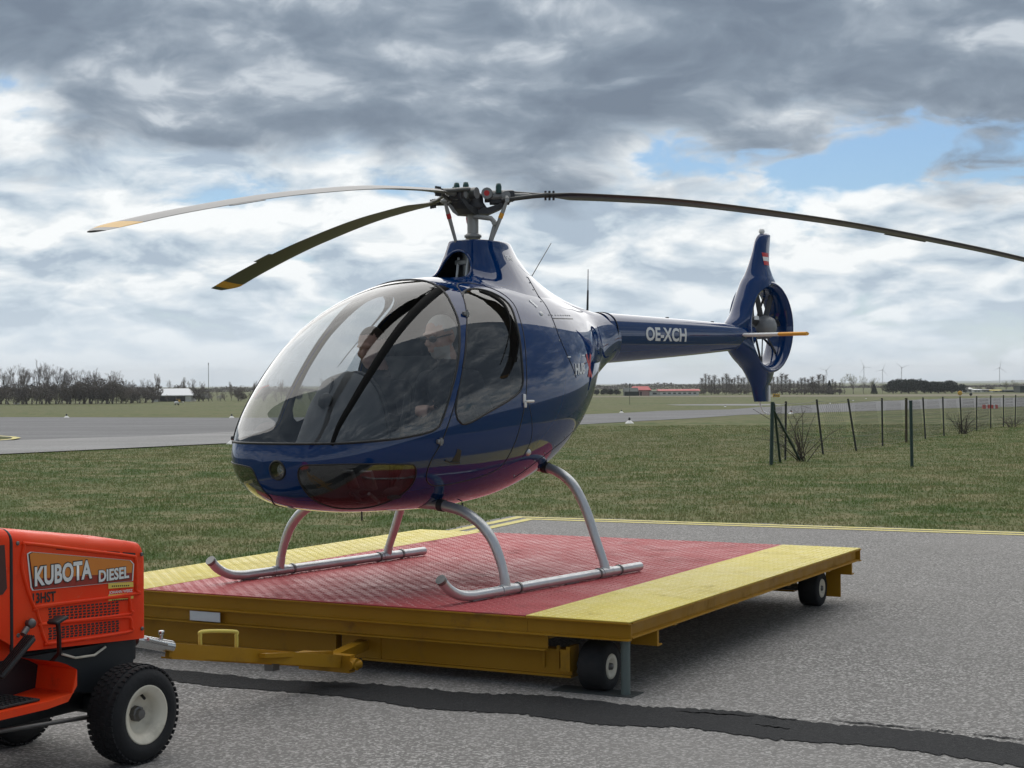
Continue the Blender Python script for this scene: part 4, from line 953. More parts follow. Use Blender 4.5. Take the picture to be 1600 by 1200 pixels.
def turf_wheel(c, r_, w, side, name='wheel'):
    o = Vector(c); b = MB(); t_ = .55
    b.lathe([(r_ * t_, -w / 2 + .02), (r_ * .62, -w / 2 + .004), (r_ * .78, -w / 2), (r_ * .92, -w / 2 + .012), (r_ * .985, -w / 2 + .035), (r_, -.02), (r_, .02), (r_ * .985, w / 2 - .035), (r_ * .92, w / 2 - .012), (r_ * .78, w / 2), (r_ * .62, w / 2 - .004), (r_ * t_, w / 2 - .02)], o, (0, 1, 0), 56, closed_prof=True)
    nb = 46                          # turf tread: staggered blocks round the circumference
    for k in range(nb):
        for q, (yy, hw) in enumerate(((-w * .36, w * .085), (-w * .16, w * .08), (0, w * .06), (w * .16, w * .08), (w * .36, w * .085))):
            a = 2 * PI * (k + (.5 if q % 2 else 0)) / nb; rr = r_ * (.962 if abs(yy) > w * .3 else .998); Mx = Matrix.Rotation(-a, 3, 'Y')
            b.box(o + Mx @ Vector((rr, yy, 0)), (.007, hw * 2 * .82, r_ * 2 * PI / nb * .66), Mx)
    ty = b.build(name, M['tyre_black'], trac)
    b = MB(); s_ = side
    b.lathe([(0, s_ * w * .02), (r_ * .17, s_ * w * .04), (r_ * .33, s_ * w * .05), (r_ * .40, s_ * w * .16), (r_ * .43, s_ * w * .36), (r_ * .50, s_ * w * .40), (r_ * .57, s_ * w * .46), (r_ * .60, s_ * w * .47), (r_ * .61, s_ * w * .40)], o, (0, 1, 0), 44); b.build('wheel_rim', M['rim_white'], ty)
    b = MB(); b.lathe([(0, s_ * w * .30), (r_ * .10, s_ * w * .29), (r_ * .12, s_ * w * .20), (r_ * .16, s_ * w * .18), (r_ * .165, s_ * w * .03)], o, (0, 1, 0), 8, smooth=False); b.build('hub_nut', M['steel_dull'], ty)
    a = R(70); p = o + Vector((math.cos(a) * r_ * .38, s_ * w * .12, math.sin(a) * r_ * .38)); b = MB(); b.cyl(p, p + Vector((-.015, s_ * .03, -.008)), .006, 8); b.build('valve_stem', M['seal_black'], ty)
turf_wheel((0, -.335, .1945), .1915, .15, -1); turf_wheel((0, .335, .1945), .1915, .15, 1)
turf_wheel((-1.30, -.36, .262), .26, .22, -1); turf_wheel((-1.30, .36, .262), .26, .22, 1)
for sg in (-1, 1):   # foot steps
    b = MB(); prof = [(-1.05, .335), (-.50, .335), (-.385, .345), (-.372, .43), (-.42, .455), (-.46, .47)]
    b.loft([[(x, y, z) for x, z in prof] for y in (sg * .20, sg * .405)], closed=False, smooth=False)
    b.prism([(-1.05, .335), (-.50, .335), (-.40, .345), (-.375, .43), (-.375, .37), (-.42, .318), (-.52, .308), (-1.05, .305)], sg * .405, sg * .412, lambda u, v, t: (u, t, v))
    b.prism([(-.52, .33), (-.385, .345), (-.372, .43), (-.46, .47), (-.56, .60), (-.75, .62)], sg * .19, sg * .198, lambda u, v, t: (u, t, v))
    b.build('footrest', M['tractor_orange'], trac)
    b = MB(); b.box((-.78, sg * .30, .3415), (.50, .17, .009), bev=.003)
    for i in range(22):
        for j in range(6): b.box((-1.01 + i * .0215, sg * .30 + (j - 2.5) * .026, .3475), (.012, .016, .006))
    b.build('rubber_mat', M['step_rubber'], trac)
b = MB(); b.box((-.405, -.345, .612), (.06, .055, .012), Matrix.Rotation(R(-18), 3, 'Y'), bev=.004); b.tube([(-.405, -.345, .605), (-.385, -.33, .56), (-.355, -.30, .48), (-.34, -.22, .42)], .009, 8); b.build('pedal', M['seal_black'], trac)
b = MB(); b.box((-.60, -.33, .50), (.20, .05, .018), Matrix.Rotation(R(-38), 3, 'Y'), bev=.006)
for k in range(5): b.box((-.60 , -.33 + (k - 2) * .010, .511), (.19, .004, .010), Matrix.Rotation(R(-38), 3, 'Y'))
b.tube([(-.66, -.32, .45), (-.7, -.26, .42), (-.7, -.2, .40)], .01, 8); b.build('drive_pedal', M['seal_black'], trac)
# parts behind the left edge of the picture
b = MB(); b.tube([(-.90 + .06 * math.sin(a), .17 * math.cos(a), 1.06 + .16 * math.sin(a) * .5) for a in np.linspace(0, 2 * PI, 33)], .012, 8, caps=False); b.cyl((-.80, 0, .92), (-.90, 0, 1.05), .018, 10); b.box((-.90, 0, 1.06), (.03, .30, .012)); b.build('steering_wheel', M['seal_black'], trac)
for sg in (-1, 1):
    b = MB(); rr = []
    for a in np.linspace(R(200), R(-10), 20): rr.append([(-1.30 + .31 * math.cos(a), y, .262 + .31 * max(0, math.sin(a)) + (.0 if math.sin(a) > 0 else 0)) for y in (sg * .22, sg * .50)])
    b.loft(rr, closed=False); b.build('rear_fender', M['tractor_orange'], trac)
b = MB(); b.box((-1.25, 0, .60), (.42, .44, .09), bev=.035); b.box((-1.47, 0, .78), (.08, .44, .34), Matrix.Rotation(R(12), 3, 'Y'), bev=.035); b.build('seat', M['seal_black'], trac)
b = MB(); b.box((-1.15, 0, .42), (.7, .36, .22), bev=.02); b.build('rear_housing', M['chassis_black'], trac)
b = MB(); b.box((.23, -.02, .42), (.16, .10, .014)); b.box((.30, -.02, .42), (.05, .06, .05), bev=.01); b.build('front_hitch', M['steel_dull'], trac)
# ================================================================== PEOPLE IN THE COCKPIT
principled('skin', (0.50, 0.31, 0.24), 0.55, var=.12, vscale=30, spec=.35)
principled('dark_clothes', (0.022, 0.022, 0.026), 0.9, bump=.5, bscale=45)
principled('grey_hair', (0.46, 0.44, 0.41), 0.75, bump=.6, bscale=220)
principled('brown_hair', (0.05, 0.032, 0.02), 0.7, bump=.6, bscale=220)
principled('lens_black', (0.006, 0.006, 0.007), 0.15)
def ell(b, c, r_, rot=None, n=14):
    c = Vector(c); Mx = rot if rot is not None else Matrix.Identity(3); rings = []
    for i in range(1, n):
        t = PI * i / n; rings.append([c + Mx @ Vector((r_[0] * math.sin(t) * math.cos(a), r_[1] * math.sin(t) * math.sin(a), r_[2] * math.cos(t))) for a in np.linspace(0, 2 * PI, 18, endpoint=False)])
    b.loft(rings)
def limb(b, pts, rs, n=14): 
    P = crom(np.array([tuple(p) + (r_,) for p, r_ in zip(pts, rs)]), 6 * len(pts)); b.tube([tuple(p[:3]) for p in P], [float(p[3]) for p in P], n)
    for p in (P[0], P[-1]): ell(b, p[:3], (p[3],) * 3, n=8)
def hand(b, wrist, d, nrm, sg, curl):
    """palm with four unequal fingers and a thumb leaving its side"""
    w = Vector(wrist); d = Vector(d).normalized(); nrm = Vector(nrm); nrm = (nrm - d * nrm.dot(d)).normalized(); s_ = d.cross(nrm) * sg
    Mx = Matrix((d, s_, nrm)).transposed()
    ell(b, w + d * .045, (.052, .040, .017), Mx)
    for k, (off, ln) in enumerate(((-.029, .062), (-.010, .073), (.010, .068), (.028, .054))):
        p0 = w + d * .082 + s_ * off; a = curl; p = [p0]; dd = d
        for f_ in (.45, .32, .26):
            q = Matrix.Rotation(a * sg, 3, s_); dd = q @ dd if True else dd; p.append(p[-1] + dd * ln * f_)
        limb(b, [w + d * .05 + s_ * off * .8] + p, [.011, .0105, .0098, .009, .008], 8)
    p0 = w + d * .02 - s_ * .03; t1 = (d * .6 - s_ * .8 - nrm * .15).normalized(); t2 = (d * .9 - s_ * .3 - nrm * .45).normalized()
    limb(b, [w + d * .02 - s_ * .015, p0 + t1 * .022, p0 + t1 * .04 + t2 * .012, p0 + t1 * .04 + t2 * .042], [.015, .0135, .0115, .0095], 8)
def make_person(head, lean, y, arms, hair_mat, beard, label, yaw=0.0, pitch=0.0, hairline=.035):
    b = MB(); H = Vector(head); hip = Vector((.47, y, .755)); neck = Vector((H.x - .075, y, H.z - .175)); ch = (hip + neck) / 2 + Vector((-.015, 0, .05))
    # trunk
    rows = []
    for t, rx, ry in ((0, .11, .165), (.25, .115, .16), (.5, .122, .168), (.72, .122, .185), (.88, .10, .175), (1.0, .065, .085)):
        c = hip.lerp(neck, t) + Vector((-.02 * math.sin(PI * t), 0, 0)); rows.append([c + Vector((rx * math.cos(a), ry * math.sin(a), 0)) for a in np.linspace(0, 2 * PI, 24, endpoint=False)])
    b.loft(rows); ell(b, hip, (.14, .17, .11)); limb(b, [neck - Vector((.01, 0, .03)), neck + Vector((.02, 0, .06)), H - Vector((.015, 0, .05))], [.066, .057, .056])
    for s_ in (1, -1): ell(b, neck + Vector((-.005, s_ * .15, -.075)), (.072, .072, .068))
    for s_ in (1, -1): limb(b, [hip + Vector((0, s_ * .085, 0)), (.72, y + s_ * .105, .80), (.93, y + s_ * .11, .79), (1.02, y + s_ * .11, .68), (1.13, y + s_ * .10, .57)], [.088, .083, .064, .056, .042]); ell(b, (1.19, y + s_ * .10, .545), (.085, .04, .034))
    for s_, el, wr, hd, hn, curl in arms:
        sh = neck + Vector((-.005, s_ * .17, -.08)); limb(b, [sh, sh.lerp(Vector(el), .5), el, Vector(el).lerp(Vector(wr), .55), wr], [.054, .048, .043, .037, .027])
    body0 = b
    # head
    Hd = MB(); RM = Matrix.Rotation(yaw, 3, 'Z') @ Matrix.Rotation(pitch, 3, 'Y')
    e = lambda c, r_, q=None: ell(body0, H + RM @ Vector(c), r_, RM @ (q or Matrix.Identity(3)))
    e((-.012, 0, .028), (.098, .077, .095)); e((.018, 0, -.035), (.075, .062, .082)); e((.055, 0, -.088), (.030, .028, .026)); e((.02, 0, -.07), (.06, .055, .04))
    e((.082, 0, .028), (.018, .052, .016)); e((.100, 0, -.012), (.020, .013, .026), Matrix.Rotation(R(-25), 3, 'Y')); e((.108, 0, -.026), (.013, .017, .011))
    e((.086, 0, -.056), (.014, .026, .007)); e((.084, 0, -.068), (.014, .023, .008))
    for s_ in (1, -1): e((.060, s_ * .040, -.022), (.026, .022, .022)); e((-.012, s_ * .079, -.006), (.021, .009, .033))
    for s_, el, wr, hd, hn, curl in arms: hand(body0, wr, hd, hn, s_, curl)
    o = b.build('person', M['skin']); o.location = heli.location; o.rotation_euler = heli.rotation_euler
    md = o.modifiers.new('r', 'REMESH'); md.mode = 'VOXEL'; md.voxel_size = .0068; md2 = o.modifiers.new('s', 'SMOOTH'); md2.iterations = 4; md2.factor = .5
    bpy.context.view_layer.update(); me = bpy.data.meshes.new_from_object(o.evaluated_get(bpy.context.evaluated_depsgraph_get())); o.modifiers.clear(); o.data = me
    me.materials.clear(); [me.materials.append(M[k]) for k in ('skin', 'dark_clothes', hair_mat)]
    co = np.empty(len(me.vertices) * 3); me.vertices.foreach_get('co', co); co = co.reshape(-1, 3)
    lp = np.array([p.vertices[0] for p in me.polygons]); C = co[lp]
    q = (C - np.array(H)) @ np.array(RM)
    mi = np.ones(len(C), int); headm = (np.linalg.norm(C - np.array(H), axis=1) < .155) & (C[:, 2] > H.z - .125 + (q[:, 0] < -.03) * .0); mi[headm] = 0
    for s_, el, wr, hd, hn, curl in arms: 
        dd = np.array(Vector(hd).normalized()); ax_ = (C - np.array(wr)) @ dd; m_ = (np.linalg.norm(C - np.array(wr), axis=1) < .17) & (ax_ > -.005) & (np.linalg.norm(C - np.array(wr) - ax_[:, None] * dd, axis=1) < .062); mi[m_] = 0
    hair = headm & (((q[:, 2] > hairline + .035 * (q[:, 0] > .03)) & (q[:, 0] < .062)) | ((q[:, 0] < -.035) & (q[:, 2] > -.06))); mi[hair] = 2
    if beard: mi[headm & (q[:, 2] < -.045) & (q[:, 0] > -.01) & ~((np.abs(q[:, 1]) < .024) & (q[:, 2] > -.071) & (q[:, 0] > .085))] = 2
    me.polygons.foreach_set('material_index', mi.tolist()); me.polygons.foreach_set('use_smooth', [True] * len(me.polygons))
    tag(o, label, 'person', 'people in the cockpit')
    return o, H, RM
P1, H1, R1 = make_person((.665, .28, 1.38), 0, .28, [(-1, (.57, .03, .90), (.655, .17, .975), (.75, .30, .15), (.1, .1, -1), R(38)), (1, (.50, .50, .88), (.74, .40, .83), (1, -.15, -.05), (0, 0, -1), R(20))], 'grey_hair', True, 'bearded grey haired person in dark clothes and sunglasses in the near cockpit seat', yaw=R(-6), pitch=R(12), hairline=.035)
b = MB()
for s_ in (1, -1):
    ell(b, H1 + R1 @ Vector((.097, s_ * .034, .004)), (.010, .029, .019), R1)
    b.tube([H1 + R1 @ Vector(v) for v in ((.088, s_ * .060, .010), (.04, s_ * .078, .012), (-.012, s_ * .083, .012))], .004, 6)
b.tube([H1 + R1 @ Vector((.108, .012, .008)), H1 + R1 @ Vector((.108, -.012, .008))], .004, 6)
b.build('sunglasses', M['lens_black'], P1)
P2, H2, R2 = make_person((.60, -.28, 1.33), 0, -.28, [(-1, (.52, -.50, .88), (.74, -.42, .84), (1, .1, -.05), (0, 0, -1), R(20)), (1, (.56, -.06, .90), (.78, -.12, .93), (1, -.2, .1), (0, 0, -1), R(30))], 'brown_hair', False, 'dark haired person in dark clothes in the far cockpit seat behind the console', yaw=R(10), pitch=R(14), hairline=.05)
# ================================================================== GROUND
def gz(y):
    t = np.clip((np.asarray(y, float) - 24) / 236, 0, 1); return -1.7 * t * t * (3 - 2 * t)
CMAT = cam.matrix_world.copy()
def at(u, v, lift=0.0):
    """point on the ground seen at photograph pixel u, v"""
    d = CMAT.to_3x3() @ Vector(((u - 800) / 2560, -(v - 600) / 2560, -1)); o = CMAT.translation
    lo, hi = 1.0, 6000.0
    f = lambda t: o.z + d.z * t - float(gz(o.y + d.y * t))
    for _ in range(60):
        m = (lo + hi) / 2
        if f(m) > 0: lo = m
        else: hi = m
    p = o + d * lo; p.z = float(gz(p.y)) + lift; return p
def px_h(dist, px): return px * dist / 2560.0      # real height of px photo pixels at a distance
def ground_mat():
    m, T = new_mat('grass_ground'); co = T.n('TexCoord').outputs['Object']
    n1 = T.noise(co, .16, 6, .6); n2 = T.noise(co, 1.3, 5, .65); n3 = T.noise(co, 22, 4, .7); n4 = T.noise(co, .035, 3, .5)
    a = T.mix(T.remap(n1, .36, .64), (.056, .092, .026), (.105, .122, .046))
    bb = T.mix(T.remap(n2, .42, .64), a, (.19, .175, .092))
    c = T.mix(T.remap(n3, .3, .75), T.mix(1.0, bb, (.80, .80, .78), 'MULTIPLY'), T.mix(1.0, bb, (1.2, 1.2, 1.18), 'MULTIPLY'))
    c = T.mix(T.math('MULTIPLY', T.remap(n4, .45, .62), .45), c, (.13, .122, .065))
    b = T.n('BsdfPrincipled', {'Base Color': c, 'Roughness': .95, 'Specular IOR Level': .1})
    bp = T.n('Bump', {'Strength': .3, 'Distance': .03, 'Height': n3}); T.set(b, 'Normal', bp); T.n('OutputMaterial', {0: b}); M['grass_ground'] = m
ground_mat()
def asphalt(name, base, chips, scale=1.0, streak=0.0):
    m, T = new_mat(name); co = T.n('TexCoord').outputs['Object']
    v = T.n('TexVoronoi', {'Vector': co, 'Scale': 95 * scale}); v.feature = 'F1'
    cell = T.n('SeparateColor', {0: v.outputs['Color']}).outputs[0]
    g = T.noise(co, 240 * scale, 3, .7); n1 = T.noise(co, .9, 6, .6); n2 = T.noise(co, .22, 4, .6)
    c = T.mix(T.remap(cell, .45, 1.0), tuple(x * .62 for x in base), chips)
    c = T.mix(T.math('MULTIPLY', T.remap(g, .35, .7), .5), c, tuple(x * .45 for x in base))
    c = T.mix(T.remap(n1, .3, .7, .0, .35), c, tuple(x * .7 for x in base)); c = T.mix(T.remap(n2, .35, .7, 0, .3), c, tuple(x * 1.25 for x in base))
    st = T.math('MULTIPLY', T.remap(T.noise(co, .55, 8, .7, .8), .56, .70), T.remap(T.noise(co, 7, 4, .6), .35, .6)); c = T.mix(T.math('MULTIPLY', st, .55), c, tuple(x * .42 for x in base))
    if streak:
        s_ = T.noise(T.vmath('MULTIPLY', co, (.03, .35, 1)), 1.0, 5, .6); c = T.mix(T.remap(s_, .35, .65, 0, streak), c, tuple(x * .6 for x in base))
    b = T.n('BsdfPrincipled', {'Base Color': c, 'Roughness': .88, 'Specular IOR Level': .25})
    h = T.math('ADD', T.math('MULTIPLY', v.outputs['Distance'], -1.0), g)
    bp = T.n('Bump', {'Strength': .55, 'Distance': .006, 'Height': h}); T.set(b, 'Normal', bp); T.n('OutputMaterial', {0: b}); M[name] = m
asphalt('apron_asphalt', (.258, .248, .237), (.51, .495, .475))
asphalt('taxi_asphalt', (.21, .21, .215), (.29, .29, .29), .5, .6)
asphalt('taxi_concrete', (.33, .325, .32), (.40, .395, .39), .5, .4)
asphalt('tar', (.022, .023, .025), (.042, .042, .043), 1.3)
principled('line_yellow', (.60, .52, .16), .75, var=.12, vscale=8, dirt=(.24, .22, .15), dirt_amt=.75, dscale=9)
principled('dry_strip', (.16, .14, .085), .95, var=.2, vscale=.2)
ys = np.concatenate([np.arange(-60, 24, 6), np.arange(24, 270, 3), np.geomspace(270, 9000, 40)]); xs = np.concatenate([-np.geomspace(9000, 40, 14), np.linspace(-30, 30, 7), np.geomspace(40, 9000, 14)])
b = MB(); b.loft([[(x, y, float(gz(y))) for x in xs] for y in ys], closed=False); tag(b.build('ground', M['grass_ground']), kind='structure')
def sheet(name, poly, mat, lift, kind='structure', drape=False, label=None):
    bm = bmesh.new(); vs = [bm.verts.new((p[0], p[1], 0)) for p in poly]; bm.faces.new(vs); bmesh.ops.triangulate(bm, faces=bm.faces)
    if drape:
        for yc in np.concatenate([np.arange(24, 270, 4), np.geomspace(270, 900, 12)]):
            bmesh.ops.bisect_plane(bm, geom=list(bm.verts) + list(bm.edges) + list(bm.faces), plane_co=(0, yc, 0), plane_no=(0, 1, 0))
    for v in bm.verts: v.co.z = float(gz(v.co.y)) + lift
    bmesh.ops.recalc_face_normals(bm, faces=bm.faces)
    for f in bm.faces:
        if f.normal.z < 0: f.normal_flip()
    me = bpy.data.meshes.new(name); bm.to_mesh(me); bm.free(); return tag(link_mesh(name, me, M[mat]), kind=kind)
# apron with a bevelled corner at the grass
AC = Vector((0.0, 18.35)); AR = Vector((4.95, -2.29)).normalized(); AL = Vector((-.655, -1.62)).normalized()
def ragged(p, q, n, amp):
    P = []
    for k in range(n): t = k / n; c = p.lerp(q, t); P.append(c + Vector((RNG.normal() * amp, RNG.normal() * amp)))
    return P
edge = ragged(AC + AL * 45, AC, 160, .025) + ragged(AC, AC + AR * 70, 220, .025)
sheet('apron', [tuple(p) for p in edge] + [tuple(AC + AR * 70), (62, -45), (-25, -45)], 'apron_asphalt', .004)
def strip(name, a, dirv, off, w, ln, mat, lift, start=0.0):
    nrm = Vector((-dirv.y, dirv.x)); nrm = nrm if nrm.y < 0 else -nrm
    P = [a + dirv * start + nrm * off, a + dirv * ln + nrm * off, a + dirv * ln + nrm * (off + w), a + dirv * start + nrm * (off + w)]
    return sheet(name, [tuple(p) for p in P], mat, lift)
for off in (.08, .29):
    nR = Vector((-AR.y, AR.x)); nR = nR if nR.y < 0 else -nR; nL = Vector((-AL.y, AL.x)); nL = nL if nL.x > 0 else -nL
    def corner(o): # intersection of the two lines offset by o
        A = np.array([[AR.x, -AL.x], [AR.y, -AL.y]]); rhs = np.array((nL - nR) * o); t = np.linalg.solve(A, rhs)[0]; return AC + nR * o + AR * t
    c0, c1 = corner(off), corner(off + .12)
    sheet('yellow_edge_line', [tuple(c0), tuple(c0 + AR * 60), tuple(c1 + AR * 60), tuple(c1)], 'line_yellow', .008)
    sheet('yellow_edge_line', [tuple(c0), tuple(c1), tuple(c1 + AL * 30), tuple(c0 + AL * 30)], 'line_yellow', .008)
# tar repair band with torn edges
def tar_band(top, bot, n, amp, name):
    T_ = crom(np.array(top), n); B_ = crom(np.array(bot), n)
    j = lambda P, s_: [(x + RNG.normal() * amp * .3, y + RNG.normal() * amp + .035 * math.sin(i * .13 + s_) + .02 * math.sin(i * .041 + 2 * s_)) for i, (x, y) in enumerate(P)]
    sheet(name, j(T_, 0.3) + j(B_, 1.7)[::-1], 'tar', .008)
tar_band([(-4.6, 9.35), (-3.2, 8.98), (-1.84, 8.51), (-.63, 7.99), (.29, 7.63), (1.12, 7.24), (2.06, 6.62), (3.4, 5.6), (5, 4.2)], [(-4.5, 9.0), (-3.1, 8.62), (-1.77, 8.18), (-.6, 7.59), (.27, 7.16), (1.05, 6.78), (1.95, 6.28), (3.2, 5.3), (4.8, 3.9)], 420, .012, 'tar_repair_band')
for k, (u0, v0, u1, v1) in enumerate(((1055, 1114, 1180, 1122), (1195, 1123, 1245, 1128), (1300, 1128, 1440, 1141), (1455, 1143, 1490, 1146), (1520, 1150, 1600, 1158), (1180, 1135, 1235, 1142))):
    a = at(u0, v0); c = at(u1, v1); n = 40; P = []; Q = []
    for i in range(n + 1):
        t = i / n; p = a.lerp(c, t); w = .004 + .010 * abs(math.sin(i * .7 + k)) * math.sin(PI * t) + RNG.random() * .004; y = p.y + .01 * math.sin(i * .5); P.append((p.x, y + w)); Q.append((p.x, y - w))
    sheet('tar_crack', P + Q[::-1], 'tar', .008)
# taxiways
def pxpoly(L): return [tuple(at(u, v))[:2] for u, v in L]
FAR = [(-200, 651), (0, 652), (390, 653), (650, 651), (909, 648), (984, 645), (1035, 642), (1140, 640), (1182, 636.5), (1265, 633), (1370, 627), (1480, 623), (1700, 619.5)]
NEAR = [(1700, 633), (1500, 637), (1370, 642), (1235, 646), (1158, 648.5), (1080, 654), (900, 664), (650, 678), (360, 693.5), (0, 711), (-200, 722)]
sheet('taxiway', pxpoly(FAR + NEAR), 'taxi_asphalt', .012, drape=True)
sheet('taxiway_shoulder', pxpoly([(-200, 698), (0, 690), (120, 685.5), (240, 682), (370, 675.5), (650, 667), (900, 657)] + NEAR[6:]), 'taxi_concrete', .024, drape=True)
sheet('link_taxiway', pxpoly([(1040, 632.4), (1140, 631.6), (1210, 631.5), (1230, 633), (1180, 634), (1060, 633.6)]), 'taxi_concrete', .03, drape=True)
sheet('runway', pxpoly([(900, 619.2), (1130, 618.2), (1420, 616.2), (1700, 615), (1700, 618.2), (1420, 619.5), (1130, 620.3), (900, 620.6)]), 'dry_strip', .03, drape=True)
sheet('grass_island', pxpoly([(-80, 683.5), (-20, 684), (14, 685.6), (16, 687), (-20, 689), (-80, 690)]), 'grass_ground', .040, drape=True)
sheet('island_marking', pxpoly([(-80, 681.6), (-10, 682), (25, 684.5), (33, 686.2), (22, 688.5), (-10, 691), (-80, 692.5), (-80, 691.5), (-10, 690), (16, 687.8), (20, 686.2), (15, 684.6), (-10, 683), (-80, 682.4)]), 'line_yellow', .044, drape=True)
# grass blades in the near field
def grass():
    n = 260000; y = 9.0 + (62 - 9.0) * RNG.random(n) ** 1.35; x = (RNG.random(n) * 2 - 1) * (y * .335 + 1.0)
    P = np.stack([x, y], 1)
    nR = np.array([-AR.y, AR.x]); nR = nR if nR[1] < 0 else -nR; nL = np.array([-AL.y, AL.x]); nL = nL if nL[0] > 0 else -nL
    rel = P - np.array(AC); ov = .01 + .10 * RNG.random(n) ** 4; keep = ~((rel @ nR > ov) & (rel @ nL > ov))
    tp = sdf_poly(P, pxpoly(FAR + NEAR)); keep &= tp > .05
    x, y = x[keep], y[keep]; n = len(x)
    cl = np.sin(x * 1.7 + 2 * np.sin(y * .6)) * np.sin(y * 1.1 + 1.3 * np.sin(x * .8)) * .5 + .5
    h = (.014 + .036 * RNG.random(n) ** 2) * (.6 + .7 * cl); tuft = (np.sin(x * 6.1 + 3 * np.sin(y * 2.3)) * np.sin(y * 5.3 + 2 * np.sin(x * 1.9)) > .72); h = h * np.where(tuft, 1.4, 1); a = RNG.random(n) * 2 * PI; w = .0035 + .0055 * RNG.random(n) + y * .00012
    z = gz(y); ln = .6 * h * RNG.random(n); b2 = RNG.random(n) * 2 * PI
    v0 = np.stack([x - np.cos(a) * w, y - np.sin(a) * w, z], 1); v1 = np.stack([x + np.cos(a) * w, y + np.sin(a) * w, z], 1); v2 = np.stack([x + np.cos(b2) * ln, y + np.sin(b2) * ln, z + h], 1)
    V_ = np.stack([v0, v1, v2], 1).reshape(-1, 3).astype(np.float32)
    me = bpy.data.meshes.new('grass'); me.vertices.add(3 * n); me.vertices.foreach_set('co', V_.ravel()); me.loops.add(3 * n); me.loops.foreach_set('vertex_index', np.arange(3 * n, dtype=np.int32)); me.polygons.add(n); me.polygons.foreach_set('loop_start', np.arange(0, 3 * n, 3, dtype=np.int32)); me.update(calc_edges=True)
    m, T = new_mat('grass_blades'); co = T.n('TexCoord').outputs['Object']
    n1 = T.noise(co, .16, 6, .6); n2 = T.noise(co, 1.3, 5, .65); rnd = T.noise(co, 60, 2, .5)
    c = T.mix(T.remap(n1, .36, .64), (.10, .155, .048), (.165, .185, .08)); c = T.mix(T.remap(n2, .40, .70), c, (.24, .225, .12)); c = T.mix(T.remap(rnd, .57, .70), c, (.30, .28, .17))
    bs = T.n('BsdfDiffuse', {0: c}); tl = T.n('BsdfTranslucent', {0: c}); mx = T.n('MixShader', {0: .45, 1: bs.outputs[0], 2: tl.outputs[0]}); T.n('OutputMaterial', {0: mx}); M['grass_blades'] = m
    tag(link_mesh('grass', me, m), 'short patchy green and straw coloured grass round the apron', 'grass', kind='stuff')
grass()

# ================================================================== FENCE
principled('post_green', (.010, .035, .028), .5, var=.1); principled('post_dark', (.020, .022, .018), .6, var=.2); principled('post_wood', (.06, .05, .03), .85, var=.2); principled('wire', (.11, .11, .10), .5, .5)
principled('bramble', (.075, .06, .045), .9)
def from_px(u, v, Y):
    d = CMAT.to_3x3() @ Vector(((u - 800) / 2560, -(v - 600) / 2560, -1)); o = CMAT.translation; return o + d * ((Y - o.y) / d.y)
FP = [((1228, 627), (1227, 719)), ((1276, 624), (1286, 710)), ((1325, 623), (1338, 705)), ((1378, 622), (1379, 697)), ((1416, 622), (1416, 691.5)), ((1442, 621), (1446, 686)), ((1473, 620), (1475, 681.5)), ((1500, 620), (1503, 678)), ((1526, 619), (1526, 673.5)), ((1548, 618), (1548, 669.5)), ((1568, 617.5), (1568, 667)), ((1587, 617), (1586, 664.5)), ((1604, 616.5), (1604, 662))]
fo = at(1205, 727); fence = empty('wire_fence', fo); tag(fence, 'sagging wire fence of thin dark leaning posts running across the grass', 'fence')
def fpost(tp, bs, mat, r_, name='post'):
    p = at(*bs); q = from_px(tp[0], tp[1], p.y); b = MB(); b.tube([p - fo - (q - p) * .02, q - fo], r_, 8); return b.build(name, M[mat], fence), p, q
_, A0, A1 = fpost((1207, 628), (1205, 727), 'post_green', .034, 'end_post')
b = MB(); b.cyl(from_px(1209, 630, A0.y) - fo, at(1219, 723) - fo, .022, 8); b.build('brace', M['post_green'], fence)
b = MB(); b.cyl(from_px(1209, 641, A0.y) - fo, at(1251, 721) - fo, .022, 8); b.build('brace', M['post_green'], fence)
PT = [(A0, A1)]
for i, (tp, bs) in enumerate(FP):
    _, p, q = fpost(tp, bs, 'post_wood' if i == 4 else 'post_dark', .034 if i == 4 else .022); PT.append((p, q))
for f_ in (.97, .62, .30, .06):
    b = MB(); P = []
    for (p, q), (p2, q2) in zip(PT[:-1], PT[1:]):
        for t in np.linspace(0, 1, 8, endpoint=False): c = p.lerp(q, f_).lerp(p2.lerp(q2, f_), t); P.append(c - fo - Vector((0, 0, .035 * math.sin(PI * t))))
    b.tube(P, .0045 if f_ > .9 else .003, 5); b.build('fence_wire', M['wire'], fence)
b = MB()   # woven netting
for (p, q), (p2, q2) in zip(PT[:-1], PT[1:]):
    L = (p2 - p).length; nn = int(L / .11)
    for k in range(nn):
        t0 = k / nn
        for sgn in (1, -1):
            t1 = t0 + sgn * min(.35, .62 / L)
            if 0 <= t1 <= 1:
                a = p.lerp(p2, t0) - fo; c = q.lerp(q2, t1) - fo; a = a + (c - a) * .06; c = a + (c - a) * .92
                b.tube([a, c], .0021, 3, caps=False)
me_ = b.build('fence_netting', M['wire'], fence); me_['kind'] = 'stuff'
p = at(1425, 730); q = from_px(1423, 627, p.y); b = MB(); b.tube([p - Vector((0, 0, .03)), q], .029, 10); b.cyl(q, q + Vector((0, 0, .012)), .033, 10)
tag(b.build('marker_post', M['post_green']), 'single dark green steel post standing in the grass before the fence', 'post')
